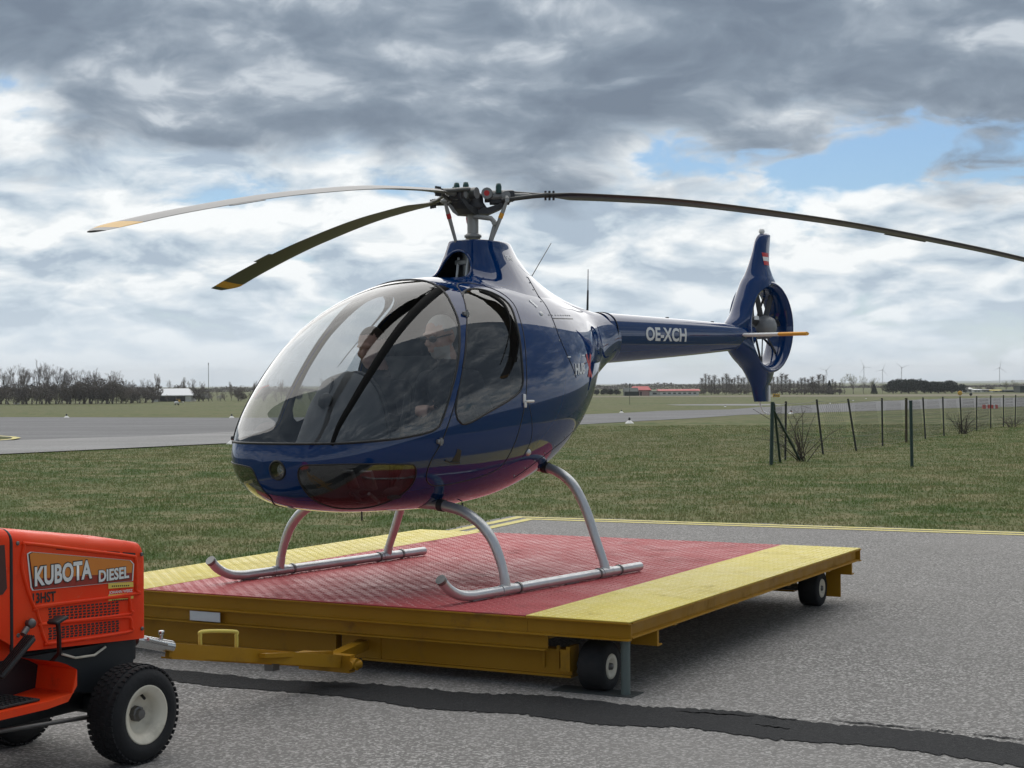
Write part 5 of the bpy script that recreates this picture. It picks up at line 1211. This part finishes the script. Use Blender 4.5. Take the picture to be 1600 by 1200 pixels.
def bramble(u, v, h, w, n, label, seed):
    rg = np.random.default_rng(seed); o = at(u, v); e = empty('bramble_bush', o); tag(e, label, 'bush', 'bare bushes along the fence'); b = MB()
    for k in range(n):
        a = rg.random() * 2 * PI; r_ = w * rg.random() ** .7; hh = h * (.35 + .65 * rg.random()); p0 = Vector((rg.normal() * .06, rg.normal() * .06, -.02)); p2 = Vector((math.cos(a) * r_, math.sin(a) * r_ * .5, hh)); mid = p0.lerp(p2, .5) + Vector((rg.normal() * .08, rg.normal() * .08, .12 * h))
        P = [tuple(x) for x in crom(np.array([p0, mid, p2]), 8)]; b.tube(P, list(np.linspace(.010, .003, 8)), 4, caps=False)
        for q in range(5):
            s_ = Vector(P[int(rg.integers(2, 8))]); b.tube([s_, s_ + Vector((rg.normal() * .14, rg.normal() * .1, rg.normal() * .10 + .05))], [.004, .0015], 3, caps=False)
    b.build('twigs', M['bramble'], e)
bramble(1252, 721, 1.05, .95, 20, 'tangle of bare bramble stems at the foot of the braced green fence post', 3)
bramble(1505, 678, .7, .9, 22, 'low bare bramble growing through the middle of the fence', 5)
bramble(1580, 668, .45, .8, 14, 'small bare bramble at the right hand end of the fence', 9)
HAZE = 1.3e-4
# ================================================================== TREES
principled('bark', (.15, .128, .108), .9, var=.2, vscale=3)
principled('twig_grey', (.25, .215, .19), .9, var=.25, vscale=2); principled('twig_brown', (.18, .15, .128), .9, var=.25, vscale=2)
principled('poplar_twig', (.20, .172, .15), .9, var=.2, vscale=2); principled('bud_green', (.26, .26, .16), .9, var=.25, vscale=1.5)
principled('blossom', (.42, .40, .375), .9, var=.3, vscale=2); principled('scrub', (.12, .102, .088), .9, var=.3, vscale=2)
principled('scrub_green', (.055, .065, .032), .9, var=.3, vscale=2); principled('conifer', (.016, .026, .016), .9, var=.35, vscale=2); principled('evergreen', (.018, .028, .021), .9, var=.3, vscale=1)
def tri_mesh(name, tris):
    V_ = np.asarray(tris, np.float32).reshape(-1, 3); n = len(V_) // 3; me = bpy.data.meshes.new(name)
    me.vertices.add(3 * n); me.vertices.foreach_set('co', V_.ravel()); me.loops.add(3 * n); me.loops.foreach_set('vertex_index', np.arange(3 * n, dtype=np.int32)); me.polygons.add(n); me.polygons.foreach_set('loop_start', np.arange(0, 3 * n, 3, dtype=np.int32)); me.update(calc_edges=True); return me
def bare_tree(seed, spread=.5, upright=.0, mat='twig_grey', levels=5, fork=.30):
    """unit height tree: trunk with limbs (tubes) and a crown of twigs"""
    rg = np.random.default_rng(seed); tk = MB(); tw = []
    def grow(p, d, L, r_, lv):
        q = p + d * L; side = Vector((rg.normal(), rg.normal(), rg.normal())) * L * .12; mid = (p + q) / 2 + side
        if lv <= 2: tk.tube([p, mid, q], [r_, r_ * .85, r_ * .7], 5, caps=False)
        else:
            s_ = d.cross(Vector((rg.normal(), rg.normal(), rg.normal()))).normalized() * max(r_ * .8, .0013); tw.extend([p - s_, p + s_, q])
        if lv >= levels: return
        n = (3 if lv else 5) if lv < 3 else 5
        for k in range(n):
            t = .45 + .55 * (k + 1) / n if lv else fork + (1 - fork) * (k + 1) / n
            b0 = p.lerp(mid, min(1, t * 2)) if t < .5 else mid.lerp(q, t * 2 - 1)
            ax = Vector((rg.normal(), rg.normal(), .15)).normalized(); nd = (d + ax * spread * (.7 + .6 * rg.random()) + Vector((0, 0, .22 + upright))).normalized()
            grow(b0, nd, L * (.56 + .16 * rg.random()), r_ * .55, lv + 1)
    for k in range(int(rg.integers(1, 3))): grow(Vector((rg.normal() * .02, rg.normal() * .02, -.01)), Vector((rg.normal() * .10, rg.normal() * .10, 1)).normalized(), .44, .016, 0)
    P = np.array([tuple(v) for v in tw]); top = P[:, 2].max(); tkm = tk
    me1 = tkm.mesh('trunk'); me1.transform(Matrix.Scale(1 / top, 4)); me1.materials.append(M['bark'])
    me2 = tri_mesh('crown', P / top); me2.materials.append(M[mat]); return me1, me2
def poplar(seed):
    rg = np.random.default_rng(seed); tk = MB(); tw = []
    tk.tube([(0, 0, -.01), (rg.normal() * .006, rg.normal() * .006, .5), (0, 0, .97)], [.006, .0045, .0015], 5, caps=False)
    for k in range(190):
        z = .10 + .85 * rg.random(); a = rg.random() * 2 * PI; L = (.10 + .16 * rg.random()) * (1.15 - z * .9); p = Vector((0, 0, z)); d = Vector((math.cos(a) * .5, math.sin(a) * .5, 1)).normalized(); q = p + d * L; s_ = d.cross(Vector((rg.normal(), rg.normal(), 0))).normalized() * .0028; tw.extend([p - s_, p + s_, q])
        for j in range(4):
            t = rg.random(); p2 = p.lerp(q, t); d2 = (d + Vector((rg.normal() * .35, rg.normal() * .35, .2))).normalized(); s2 = d2.cross(Vector((rg.normal(), rg.normal(), 0))).normalized() * .0020; tw.extend([p2 - s2, p2 + s2, p2 + d2 * .085])
    me1 = tk.mesh('trunk'); me1.materials.append(M['bark']); P = np.array([tuple(v) for v in tw]); me2 = tri_mesh('crown', P / P[:, 2].max()); me2.materials.append(M['poplar_twig']); return me1, me2
def clump(seed, mat, n=2600, cone=False, leaf=.035, lobes=9):
    """unit height bush or evergreen: leaf clumps scattered through a lobed volume"""
    rg = np.random.default_rng(seed); out = []
    if cone: C = [(0, 0, z, (1.02 - z) * .42 + .02) for z in np.linspace(.08, .98, 11)]
    else: C = [(rg.normal() * .28, rg.normal() * .28, .30 + .42 * rg.random(), .20 + .14 * rg.random()) for _ in range(lobes)]
    for k in range(n):
        cx, cy, cz, r_ = C[int(rg.integers(len(C)))]; v = rg.normal(size=3); v /= np.linalg.norm(v); rr = r_ * (.55 + .5 * rg.random() ** .5)
        c = np.array([cx, cy, cz]) + v * np.array([rr, rr, rr * (.45 if cone else .9)]); c[2] = max(.01, c[2]); a = rg.normal(size=3); a /= np.linalg.norm(a); bb = np.cross(a, rg.normal(size=3)); bb /= np.linalg.norm(bb); s_ = leaf * (.5 + rg.random())
        out += [c - a * s_, c + a * s_, c + bb * s_ * 1.2]
    P = np.array(out); P[:, 2] /= P[:, 2].max(); me = tri_mesh('crown', P); me.materials.append(M[mat])
    b = MB()
    for k in range(4): b.tube([(rg.normal() * .03, rg.normal() * .03, -.02), (rg.normal() * .1, rg.normal() * .1, .35), (rg.normal() * .2, rg.normal() * .2, .7)], [.025, .018, .006], 5, caps=False)
    mt = b.mesh('trunk'); mt.materials.append(M['bark']); return mt, me
PROT = {'bare': [bare_tree(s_, .55, .0, m_) for s_, m_ in ((1, 'twig_grey'), (2, 'twig_grey'), (3, 'twig_brown'), (4, 'twig_grey'))], 'upright': [bare_tree(s_, .30, .25, 'twig_grey') for s_ in (11, 12)], 'thicket': [bare_tree(s_, .75, -.05, 'twig_brown', 5, .08) for s_ in (21, 22)],
        'poplar': [poplar(s_) for s_ in (31, 32, 33)], 'blossom': [clump(s_, 'blossom', 2400, leaf=.022) for s_ in (41, 42)], 'scrub': [clump(s_, 'scrub', 3000, leaf=.026) for s_ in (51, 52)], 'scrub_green': [clump(s_, 'scrub_green', 2800, leaf=.026) for s_ in (61,)],
        'conifer': [clump(s_, 'conifer', 2400, True) for s_ in (71,)], 'evergreen': [clump(s_, 'evergreen', 3400, leaf=.04, lobes=12) for s_ in (81, 82)], 'budding': [bare_tree(s_, .65, .0, 'bud_green') for s_ in (91, 92)]}
TREE_N = [0]
def plant(kind, u, v, top, wide, name, label, cat, group):
    """put a plant whose foot shows at u, v and whose top shows at height top; wide = width / height"""
    i = TREE_N[0]; TREE_N[0] += 1; p = at(u, v); d = math.hypot(p.x, p.y); h = px_h(p.y, v - top); pr = PROT[kind][i % len(PROT[kind])]
    e = empty(name, p - Vector((0, 0, .02 * h)), RNG.random() * 2 * PI); e.scale = (h * wide, h * wide, h * 1.02); tag(e, label, cat, group)
    for nm, me in zip(('trunk', 'crown'), pr): o = bpy.data.objects.new(nm, me); COL.objects.link(o); o.parent = e
    return e
ORD = ['first', 'second', 'third', 'fourth', 'fifth', 'sixth', 'seventh', 'eighth', 'ninth', 'tenth', 'eleventh', 'twelfth', 'thirteenth', 'fourteenth', 'fifteenth', 'sixteenth', 'seventeenth', 'eighteenth', 'nineteenth', 'twentieth']
def ordw(k):
    k = k + 1
    if k <= 20: return ORD[k - 1]
    t = {2: 'twenty', 3: 'thirty', 4: 'forty', 5: 'fifty'}[k // 10]; return {2: 'twentieth', 3: 'thirtieth', 4: 'fortieth', 5: 'fiftieth'}[k // 10] if k % 10 == 0 else t + '-' + ORD[k % 10 - 1]
L1 = [(-14, 631.5, 570), (8, 631.5, 574), (24, 632, 569), (38, 631.5, 566), (57, 631.5, 559), (72, 631, 563), (90, 631, 571), (104, 631, 572), (118, 630.5, 577), (140, 630.5, 574), (153, 630.5, 572), (170, 630.5, 577), (181, 630, 577), (203, 629.5, 592), (226, 629, 590)]
for k, (u, v, t) in enumerate(L1): plant('bare' if k % 3 != 1 else 'upright', u, v, t, .95 if k % 3 != 1 else 1.1, 'bare_tree', f'{ordw(k)} tall bare tree from the left edge in the wood left of the white shed', 'tree', 'bare trees of the wood on the left')
L2 = [(247, 627, 582), (266, 627, 592), (286, 626.5, 588), (301, 626.5, 590), (316, 626.5, 595), (340, 626, 604), (361, 626, 595), (378, 626, 600), (398, 626, 594), (415, 626, 587), (440, 626, 592), (470, 625.5, 598), (505, 625.5, 590), (540, 625, 596), (580, 625, 600)]
for k, (u, v, t) in enumerate(L2): plant('upright' if k % 2 == 0 else 'bare', u, v, t, .8, 'bare_tree', f'{ordw(k)} bare tree counting right from the white shed, behind the far grass', 'tree', 'bare trees right of the white shed')
L3 = [(2, 631.6, 596), (22, 631.6, 592), (42, 631.6, 594), (62, 631.6, 590), (78, 631.2, 594), (96, 631.2, 592), (132, 631, 588), (150, 631, 592), (168, 631, 590), (188, 630.5, 598), (205, 630, 600), (216, 630, 602), (238, 629, 600), (250, 628, 598), (275, 627, 600), (295, 627, 602), (310, 627, 604), (332, 627, 606), (-6, 632, 604), (14, 632, 600), (34, 632, 606), (50, 632, 596), (66, 632, 604), (86, 631.5, 606), (110, 631.5, 596), (124, 631, 590), (142, 631, 593), (158, 631, 590), (176, 631, 594), (196, 630.5, 602), (228, 629.5, 604), (262, 628, 615), (318, 627, 612), (352, 627, 609), (372, 627, 606), (392, 627, 608), (412, 627, 604), (432, 627, 606), (455, 627, 604), (485, 627, 606), (520, 626.5, 604), (555, 626.5, 606), (590, 626, 606)]
for k, (u, v, t) in enumerate(L3): plant('thicket' if k % 2 else 'scrub', u, v, t, 1.25 if k % 2 else 1.05, 'thicket_bush', f'{ordw(k)} dark brown thicket bush from the left at the foot of the far wood', 'bush', 'dark bushes at the foot of the wood')
L4 = [(76, 630.5, 601), (104, 630.5, 606), (131, 630.5, 598), (190, 630, 605), (208, 629.5, 603), (218, 629.5, 606), (326, 627, 613), (345, 627, 616), (376, 626.5, 619)]
for k, (u, v, t) in enumerate(L4): plant('blossom' if k not in (1, 3) else 'scrub_green', u, v, t, .95, 'blossom_bush', f'{ordw(k)} pale blossoming bush from the left in front of the far wood', 'bush', 'pale blossoming bushes')
L5 = [(932, 617.3, 608), (944, 617.3, 606.5), (953, 617.3, 607), (963, 617.2, 607.5)]
for k, (u, v, t) in enumerate(L5): plant('evergreen', u, v, t, 1.0, 'hedge_bush', f'{ordw(k)} small dark bush right of the fuselage, left of the green hut', 'bush', 'small dark bushes by the hut')
k = 0; u = 1097.0
rgp = np.random.default_rng(5)
while u < 1316:
    t = 578 + 14 * rgp.random() + (4 if u > 1240 else 0) + (8 if u > 1290 else 0)
    plant('poplar', u, 616.2, t, 1.9 + 1.2 * rgp.random(), 'poplar_tree', f'{ordw(k)} slender bare poplar from the left in the row right of the long building', 'tree', 'row of bare poplars'); k += 1; u += 3.9 + 3.4 * rgp.random()
for k, u in enumerate(np.linspace(1100, 1312, 20)): plant('scrub', float(u), 616.8, 606.5 + 2 * rgp.random(), 1.3, 'undergrowth_bush', f'{ordw(k)} low brown bush from the left under the row of poplars', 'bush', 'bushes under the poplars')
for k, (u, v, t) in enumerate(((1271, 616, 596), (1296, 616, 594), (1366, 615.5, 599))): plant('conifer' if k != 0 else 'evergreen', u, v, t, .85, 'conifer_tree', ('dark ragged evergreen before the poplars, leftmost of three', 'dark pointed conifer beside the end of the poplar row', 'dark round evergreen left of the long evergreen block')[k], 'tree', 'dark evergreens')
for k, (u, v, t) in enumerate(((1320, 615.5, 585), (1334, 615.5, 582), (1350, 615.5, 586), (1362, 615.5, 589), (1378, 615.5, 596))): plant('budding', u, v, t, 1.0, 'budding_tree', f'{ordw(k)} pale green budding tree from the left, right of the poplars', 'tree', 'budding trees right of the poplars')
for k, (u, v, t, w) in enumerate(((1396, 614.8, 592.5, 1.0), (1408, 614.8, 590.5, 1.0), (1420, 614.8, 591, 1.0), (1432, 614.6, 590.5, 1.0), (1444, 614.6, 593, 1.0), (1455, 614.5, 594.5, 1.0), (1466, 614.5, 595, 1.1), (1477, 614.4, 595, 1.1), (1487, 614.4, 593, 1.0), (1500, 614, 599, 1.0))): plant('evergreen', u, v, t, w, 'evergreen_tree', f'{ordw(k)} evergreen from the left in the dense dark block right of the poplars', 'tree', 'dense dark evergreen block')
for k, (u, v, t) in enumerate(((1530, 612.6, 604), (1545, 612.4, 603), (1572, 612.2, 595), (1582, 612.2, 592.5), (1592, 612.2, 597), (1604, 612, 596))): plant('budding' if k > 1 else 'scrub', u, v, t, 1.1, 'far_tree', f'{ordw(k)} hazy tree from the left among the far buildings at the right edge', 'tree', 'trees by the far buildings')

# ================================================================== BUILDINGS
principled('roof_white', (.70, .71, .72), .4, var=.05); principled('wall_white', (.62, .61, .58), .7, var=.06); principled('roof_red', (.42, .045, .045), .6, var=.1); principled('dark_open', (.02, .02, .022), .8); principled('wall_pink', (.50, .30, .28), .7); principled('hut_green', (.022, .035, .03), .7); principled('pane_dark', (.04, .045, .05), .2)
def building(name, u0, u1, v, eave, ridge, depth, label, roofm, wallm, wins=(), openings=(), hip=0.0, rz=0.0):
    p = at((u0 + u1) / 2, v); d = p.y; w = (u1 - u0) * d / 2560; he = px_h(d, v - eave); hr = px_h(d, v - ridge); e = empty(name, p, rz); tag(e, label, 'building', 'airfield buildings')
    b = MB(); b.box((0, depth / 2, he / 2 - .1), (w, depth, he + .2)); b.build('wall', M[wallm], e)
    o = .04 * w; b = MB(); x = w / 2 + o; y0, y1 = -.3, depth + .3; hx = x * (1 - hip)
    V_ = [(-x, y0, he), (x, y0, he), (x, y1, he), (-x, y1, he), (-hx, depth / 2, hr), (hx, depth / 2, hr), (-x, y0, he + .12), (x, y0, he + .12), (x, y1, he + .12), (-x, y1, he + .12)]
    b.add(V_, [(0, 1, 2, 3), (6, 7, 5, 4), (8, 9, 4, 5), (7, 8, 5), (9, 6, 4), (0, 1, 7, 6), (1, 2, 8, 7), (2, 3, 9, 8), (3, 0, 6, 9)]); b.build('roof', M[roofm], e)
    for (a, c, z0, z1) in wins: b = MB(); b.box((w * (a + c - 1) / 2, -.03, he * (z0 + z1) / 2), (w * (c - a), .06, he * (z1 - z0))); b.build('window', M['pane_dark'], e)
    for (a, c, z0, z1) in openings: b = MB(); b.box((w * (a + c - 1) / 2, -.05, he * (z0 + z1) / 2), (w * (c - a), .10, he * (z1 - z0))); b.build('doorway', M['dark_open'], e)
    return e
building('white_shed', 237, 298, 627.5, 618.5, 607, 6.0, 'low open shed with a bright white sheet roof before the wood', 'roof_white', 'wall_white', openings=((.17, .62, .0, .92), (.63, .86, .0, .92)), hip=.30)
building('green_hut', 976, 997, 618.5, 612.5, 606, 5.0, 'dark green hut with a low gable beside the red roofed building', 'hut_green', 'hut_green')
building('red_roof_building', 987, 1017, 618.3, 610, 603.5, 6.0, 'small building with a bright red roof near the tail boom', 'roof_red', 'wall_pink', openings=((.28, .38, 0, .75), (.45, .52, 0, .75)), hip=.25)
building('long_building', 1031, 1092, 618, 611.2, 608, 7.0, 'long low pale building with a thin red roof and dark windows', 'roof_red', 'wall_white', wins=tuple((.08 + .13 * k, .15 + .13 * k, .38, .66) for k in range(7)))
building('link_block', 1015, 1031, 618.2, 611.5, 610.5, 5.0, 'low grey flat roofed block between the red roofed buildings', 'steel_dull', 'wall_white', wins=((.3, .7, .3, .7),))
for k, (u0, u1, v, ea, ri, rm, wm, lb) in enumerate(((1505, 1520, 613.2, 608.5, 605.5, 'wall_white', 'wall_white', 'leftmost small pale house at the end of the evergreen block'), (1521, 1533, 613.2, 609.5, 608, 'roof_white', 'wall_white', 'low white hut in the far group of buildings'), (1534, 1549, 613, 609.5, 608, 'steel_dull', 'wall_white', 'long grey low shed in the middle of the far buildings'), (1551, 1570, 613, 610.5, 609, 'deck_yellow', 'wall_white', 'low building with a yellow green roof under the large turbine'), (1571, 1586, 613, 610.5, 609, 'hut_green', 'hut_green', 'dark low shed left of the dark block at the right edge'), (1594, 1620, 613.5, 603.5, 602.5, 'hut_green', 'hut_green', 'dark block of a building cut off by the right edge'))):
    building('far_house', u0, u1, v, ea, ri, 6.0, lb, rm, wm, wins=((.2, .4, .4, .7), (.6, .8, .4, .7)) if wm == 'wall_white' else ())

# ================================================================== TURBINES, HILLS, MASTS
principled('turbine_white', (.45, .47, .5), .6); principled('hill', (.06, .08, .05), .95, var=.3, vscale=.002)
for k, (u, hub, rot, dist, lb) in enumerate(((1379, 578, 20, 4200, 'wind turbine standing behind the left end of the dark evergreen block'), (1409, 574.5, 70, 4600, 'wind turbine above the middle of the dark evergreen block'), (1350, 573.5, 95, 4600, 'wind turbine above the budding trees'), (1562, 574.5, 8, 3600, 'largest wind turbine, standing at the right above the far buildings'), (1291, 578.5, 45, 5200, 'faint wind turbine rising behind the poplar row'))):
    base = from_px(u, 604, dist); h = px_h(dist, 604 - hub); e = empty('wind_turbine', base); tag(e, lb, 'turbine', 'wind turbines on the horizon')
    b = MB(); b.cyl((0, 0, -8), (0, 0, h), dist * .0003, 8, dist * .00018); b.build('tower', M['turbine_white'], e)
    b = MB(); b.box((0, 0, h), (dist * .0008, dist * .0015, dist * .0008), bev=dist * .0002); b.build('nacelle', M['turbine_white'], e)
    for q in range(3):
        a = R(rot + 120 * q); L = px_h(dist, 12.5); b = MB(); b.tube([(0, -dist * .001, h), (math.sin(a) * L, -dist * .001, h + math.cos(a) * L)], [dist * .00018, dist * .00006], 5); b.build('rotor_blade', M['turbine_white'], e)
b = MB(); rows = [[], [], []]; rgh = np.random.default_rng(8)
for x in np.linspace(-1500, 4200, 60):
    h = 15 + 6 * math.sin(x * .0016 + 1.0) + 3 * math.sin(x * .005); h = max(.5, h * float(np.clip((x - 1500) / 900, 0, 1)) + rgh.random() * .8); rows[0].append((x, 7600, -3)); rows[1].append((x, 7900, h)); rows[2].append((x, 8600, -3))
b.loft(rows, closed=False); tag(b.build('hills', M['hill']), kind='structure')
p = at(326, 626); b = MB(); h = px_h(p.y, 626 - 567); b.cyl(p, p + Vector((0, 0, h)), .075, 8, .05); b.cyl(p + Vector((0, 0, h - .4)), p + Vector((0, 0, h)), .10, 8); tag(b.build('radio_mast', M['steel_dull']), 'tall thin radio mast rising above the trees right of the white shed', 'mast')
p = at(984, 632); b = MB(); h = px_h(p.y, 632 - 599); b.cyl(p, p + Vector((0, 0, h)), .035, 8); e = b.build('sign_post', M['post_dark']); tag(e, 'thin dark post with a small board standing on the grass under the tail boom', 'post')
b = MB(); b.box(p + Vector((0, -.04, h * .93)), (.10, .03, h * .14)); b.build('sign_board', M['post_dark'], e)
# ================================================================== AIRFIELD LIGHTS, SIGNS, SMALL AIRCRAFT
principled('cone_white', (.72, .71, .68), .6); principled('lamp_dark', (.02, .02, .022), .3); principled('sign_yellow', (.65, .36, .02), .5); principled('cone_red', (.50, .06, .05), .6)
LS = .6
LIG = [(363, 694, .36, 'red and black taxiway light with white base beside the helicopter nose', True), (983.5, 661.5, .42, 'white based taxiway light with a dark lamp near the rear of the fuselage', False), (971, 644.8, .36, 'small white taxiway light on the far side of the taxiway under the boom', False), (1133, 635.6, .34, 'small white taxiway light left of the tail fin', False), (104, 652.8, .42, 'white taxiway light on the far taxiway edge at the left', False), (362, 653.2, .40, 'white taxiway light on the far taxiway edge next to the windshield', False), (1236, 646.8, .40, 'white and red taxiway light behind the first leaning fence post', True), (1297, 630.4, .36, 'white taxiway light seen between two leaning fence posts', False), (1333, 626, .36, 'far white taxiway light right of the second leaning post', False), (1353, 623, .36, 'farthest white taxiway light before the budding trees', False)]
for u, v, h, lb, red in LIG:
    h = h * LS
    p = at(u, v); e = empty('taxiway_light', p); tag(e, lb, 'light', 'taxiway edge lights')
    b = MB(); b.lathe([(h * .75, 0), (h * .62, h * .12), (h * .30, h * .42), (h * .16, h * .5), (0, h * .5)], (0, 0, 0), (0, 0, 1), 14); b.build('base', M['cone_white'], e)
    b = MB(); b.lathe([(h * .14, h * .45), (h * .19, h * .6), (h * .19, h * .85), (h * .10, h * .98), (0, h)], (0, 0, 0), (0, 0, 1), 12); b.build('lamp', M['lamp_dark'], e)
    if red: b = MB(); b.lathe([(h * .19, h * .40), (h * .21, h * .45), (h * .21, h * .62), (h * .19, h * .64)], (h * .12, 0, 0), (0, 0, 1), 12); b.build('band', M['cone_red'], e)
def board(u, v, w, h, leg, mat, label, txt=None):
    p = at(u, v); e = empty('taxi_sign', p); tag(e, label, 'sign', 'airfield signs'); b = MB(); b.box((0, 0, leg + h / 2), (w, .12, h), bev=.02); b.build('panel', M[mat], e)
    for s_ in (-1, 1): b = MB(); b.cyl((s_ * w * .35, 0, -.05), (s_ * w * .35, 0, leg + .02), .03, 8); b.build('leg', M['lamp_dark'], e)
    if txt:
        b = MB()
        for x0, x1, z0, z1 in txt: b.box((w * (x0 + x1) / 2, -.066, leg + h * (z0 + z1) / 2), (w * (x1 - x0), .01, h * (z1 - z0)))
        b.build('lettering', M['lamp_dark'], e)
d1 = at(1213, 621.5).y
board(1213, 621.5, px_h(d1, 11), px_h(d1, 5), px_h(d1, 1.2), 'sign_yellow', 'yellow taxiway sign with black characters just right of the tail fin', ((-.36, -.28, .2, .8), (-.28, -.2, .45, .8), (-.2, -.12, .2, .8), (.0, .16, .35, .65), (.26, .34, .2, .8)))
for u, v, mt, lb in ((1500, 619.5, 'sign_yellow', 'round yellow sign board beyond the middle of the fence'), (1517, 619.5, 'lamp_dark', 'round dark sign board right of the yellow round one')):
    p = at(u, v); e = empty('round_sign', p); tag(e, lb, 'sign', 'airfield signs'); r_ = px_h(p.y, 3.6 if mt == 'sign_yellow' else 2.4); b = MB(); b.lathe([(0, -.05), (r_, -.05), (r_, .05), (0, .05)], (0, 0, r_ * 1.5), (0, -1, 0), 18); b.build('panel', M[mt], e); b = MB(); b.cyl((0, 0, -.05), (0, 0, r_), .05, 8); b.build('leg', M['lamp_dark'], e)
for k, (u, lb) in enumerate(((1541, 'left red and white barrier block beyond the fence'), (1553, 'right red and white barrier block beyond the fence'))):
    p = at(u, 638.5); e = empty('barrier_block', p); tag(e, lb, 'barrier', 'barrier blocks'); L = px_h(p.y, 11); h = px_h(p.y, 6); b = MB(); b.prism([(-.18, 0), (.18, 0), (.10, h), (-.10, h)], -L / 2, L / 2, lambda a, c, t: (t, a, c)); b.build('block', M['cone_red'], e); b = MB(); b.prism([(-.185, 0), (.185, 0), (.105, h * 1.02), (-.105, h * 1.02)], -L * .12, L * .12, lambda a, c, t: (t, a, c)); b.build('stripe', M['cone_white'], e)
for k, (u, v, h, w, lb) in enumerate(((97, 630.5, 9, 2.2, 'thin black and white marker post before the pale bushes'), (11, 631.5, 3, 2, 'small white marker at the left edge before the wood'), (26, 631.7, 2, 9, 'low white marker slab near the left edge before the wood'), (66, 631.5, 2.4, 1.6, 'small pale marker right of the low slab'), (89, 631, 2.2, 1.6, 'small pale marker beside the black and white post'))):
    p = at(u, v); d = p.y; b = MB(); b.box(p + Vector((0, 0, px_h(d, h) / 2)), (px_h(d, w), .2, px_h(d, h)), bev=.02); o = b.build('marker', M['cone_white']); tag(o, lb, 'marker', 'white markers along the far grass')
    if k == 0: b = MB(); b.box(p + Vector((0, -.01, px_h(d, 4.6))), (px_h(d, 2.4), .24, px_h(d, 1.6))); b.build('black_band', M['lamp_dark'], o)
# little gyroplane far out on the grass
p = at(277, 633); gy = empty('gyroplane', p, R(200)); tag(gy, 'tiny white and yellow gyroplane far away on the grass before the shed', 'aircraft'); s_ = px_h(p.y, 1)
b = MB(); ell(b, (.2 * s_ * 5, 0, s_ * 4.0), (s_ * 4.2, s_ * 1.9, s_ * 2.1)); b.build('pod', M['cone_white'], gy)
b = MB(); b.cyl((-s_ * 2, 0, s_ * 4), (-s_ * 1.5, 0, s_ * 9), s_ * .45, 8); b.cyl((-s_ * 2, 0, s_ * 3.4), (-s_ * 9, 0, s_ * 4.2), s_ * .35, 8); b.build('mast', M['lamp_dark'], gy)
b = MB(); b.box((-s_ * 1.5, 0, s_ * 9.2), (s_ * 7, s_ * .8, s_ * .5)); b.box((-s_ * 3.0, 0, s_ * 6.6), (s_ * 3.2, s_ * 2.4, s_ * 2.6), bev=s_ * .5); b.build('rotor', M['sign_yellow'], gy)
b = MB(); b.box((-s_ * 9, 0, s_ * 4.8), (s_ * 1.8, s_ * .3, s_ * 2.2)); b.box((-s_ * 9, 0, s_ * 4.0), (s_ * 1.5, s_ * 4, s_ * .25)); b.build('tail', M['cone_white'], gy)
for x, y in ((s_ * 3.2, 0), (-s_ * 1.5, s_ * 2.2), (-s_ * 1.5, -s_ * 2.2)): b = MB(); b.lathe([(0, -s_ * .35), (s_ * 1.1, -s_ * .35), (s_ * 1.1, s_ * .35), (0, s_ * .35)], (x, y, s_ * 1.1), (0, 1, 0), 14); b.cyl((x, y, s_ * 1.1), (x * .6, 0, s_ * 3), s_ * .18, 6); b.build('wheel', M['lamp_dark'], gy)

# far woods that close the horizon: one mass
def far_wood():
    rg = np.random.default_rng(77); out = []
    for k in range(60000):
        x = (rg.random() * 2 - 1) * 620; y = 900 + 60 * rg.random() + 50 * math.sin(x * .004); h = 2.1 + .7 * math.sin(x * .021) + .5 * math.sin(x * .083 + 1) + .4 * math.sin(x * .31)
        if x > 215: h *= .55
        z = -1.8 + max(.8, h) * rg.random() ** .8; c = np.array([x, y, z]); a = rg.normal(size=3) * .35; bb = rg.normal(size=3) * .35; out += [c - a, c + a, c + bb]
    me = tri_mesh('far_wood', np.array(out)); me.materials.append(M['scrub']); o = link_mesh('far_wood', me); tag(o, 'low grey brown belt of far woodland along the horizon', 'wood', kind='stuff')
far_wood()
# ================================================================== AIR
hm, T = new_mat('haze_air'); pv = T.n('VolumePrincipled', {'Color': (.92, .96, 1.0), 'Density': HAZE, 'Anisotropy': .35}); T.n('OutputMaterial', {'Volume': pv.outputs[0]})
b = MB(); b.box((300, 4460, 38), (9600, 9080, 92)); hz = b.build('haze', hm); hz['kind'] = 'stuff'
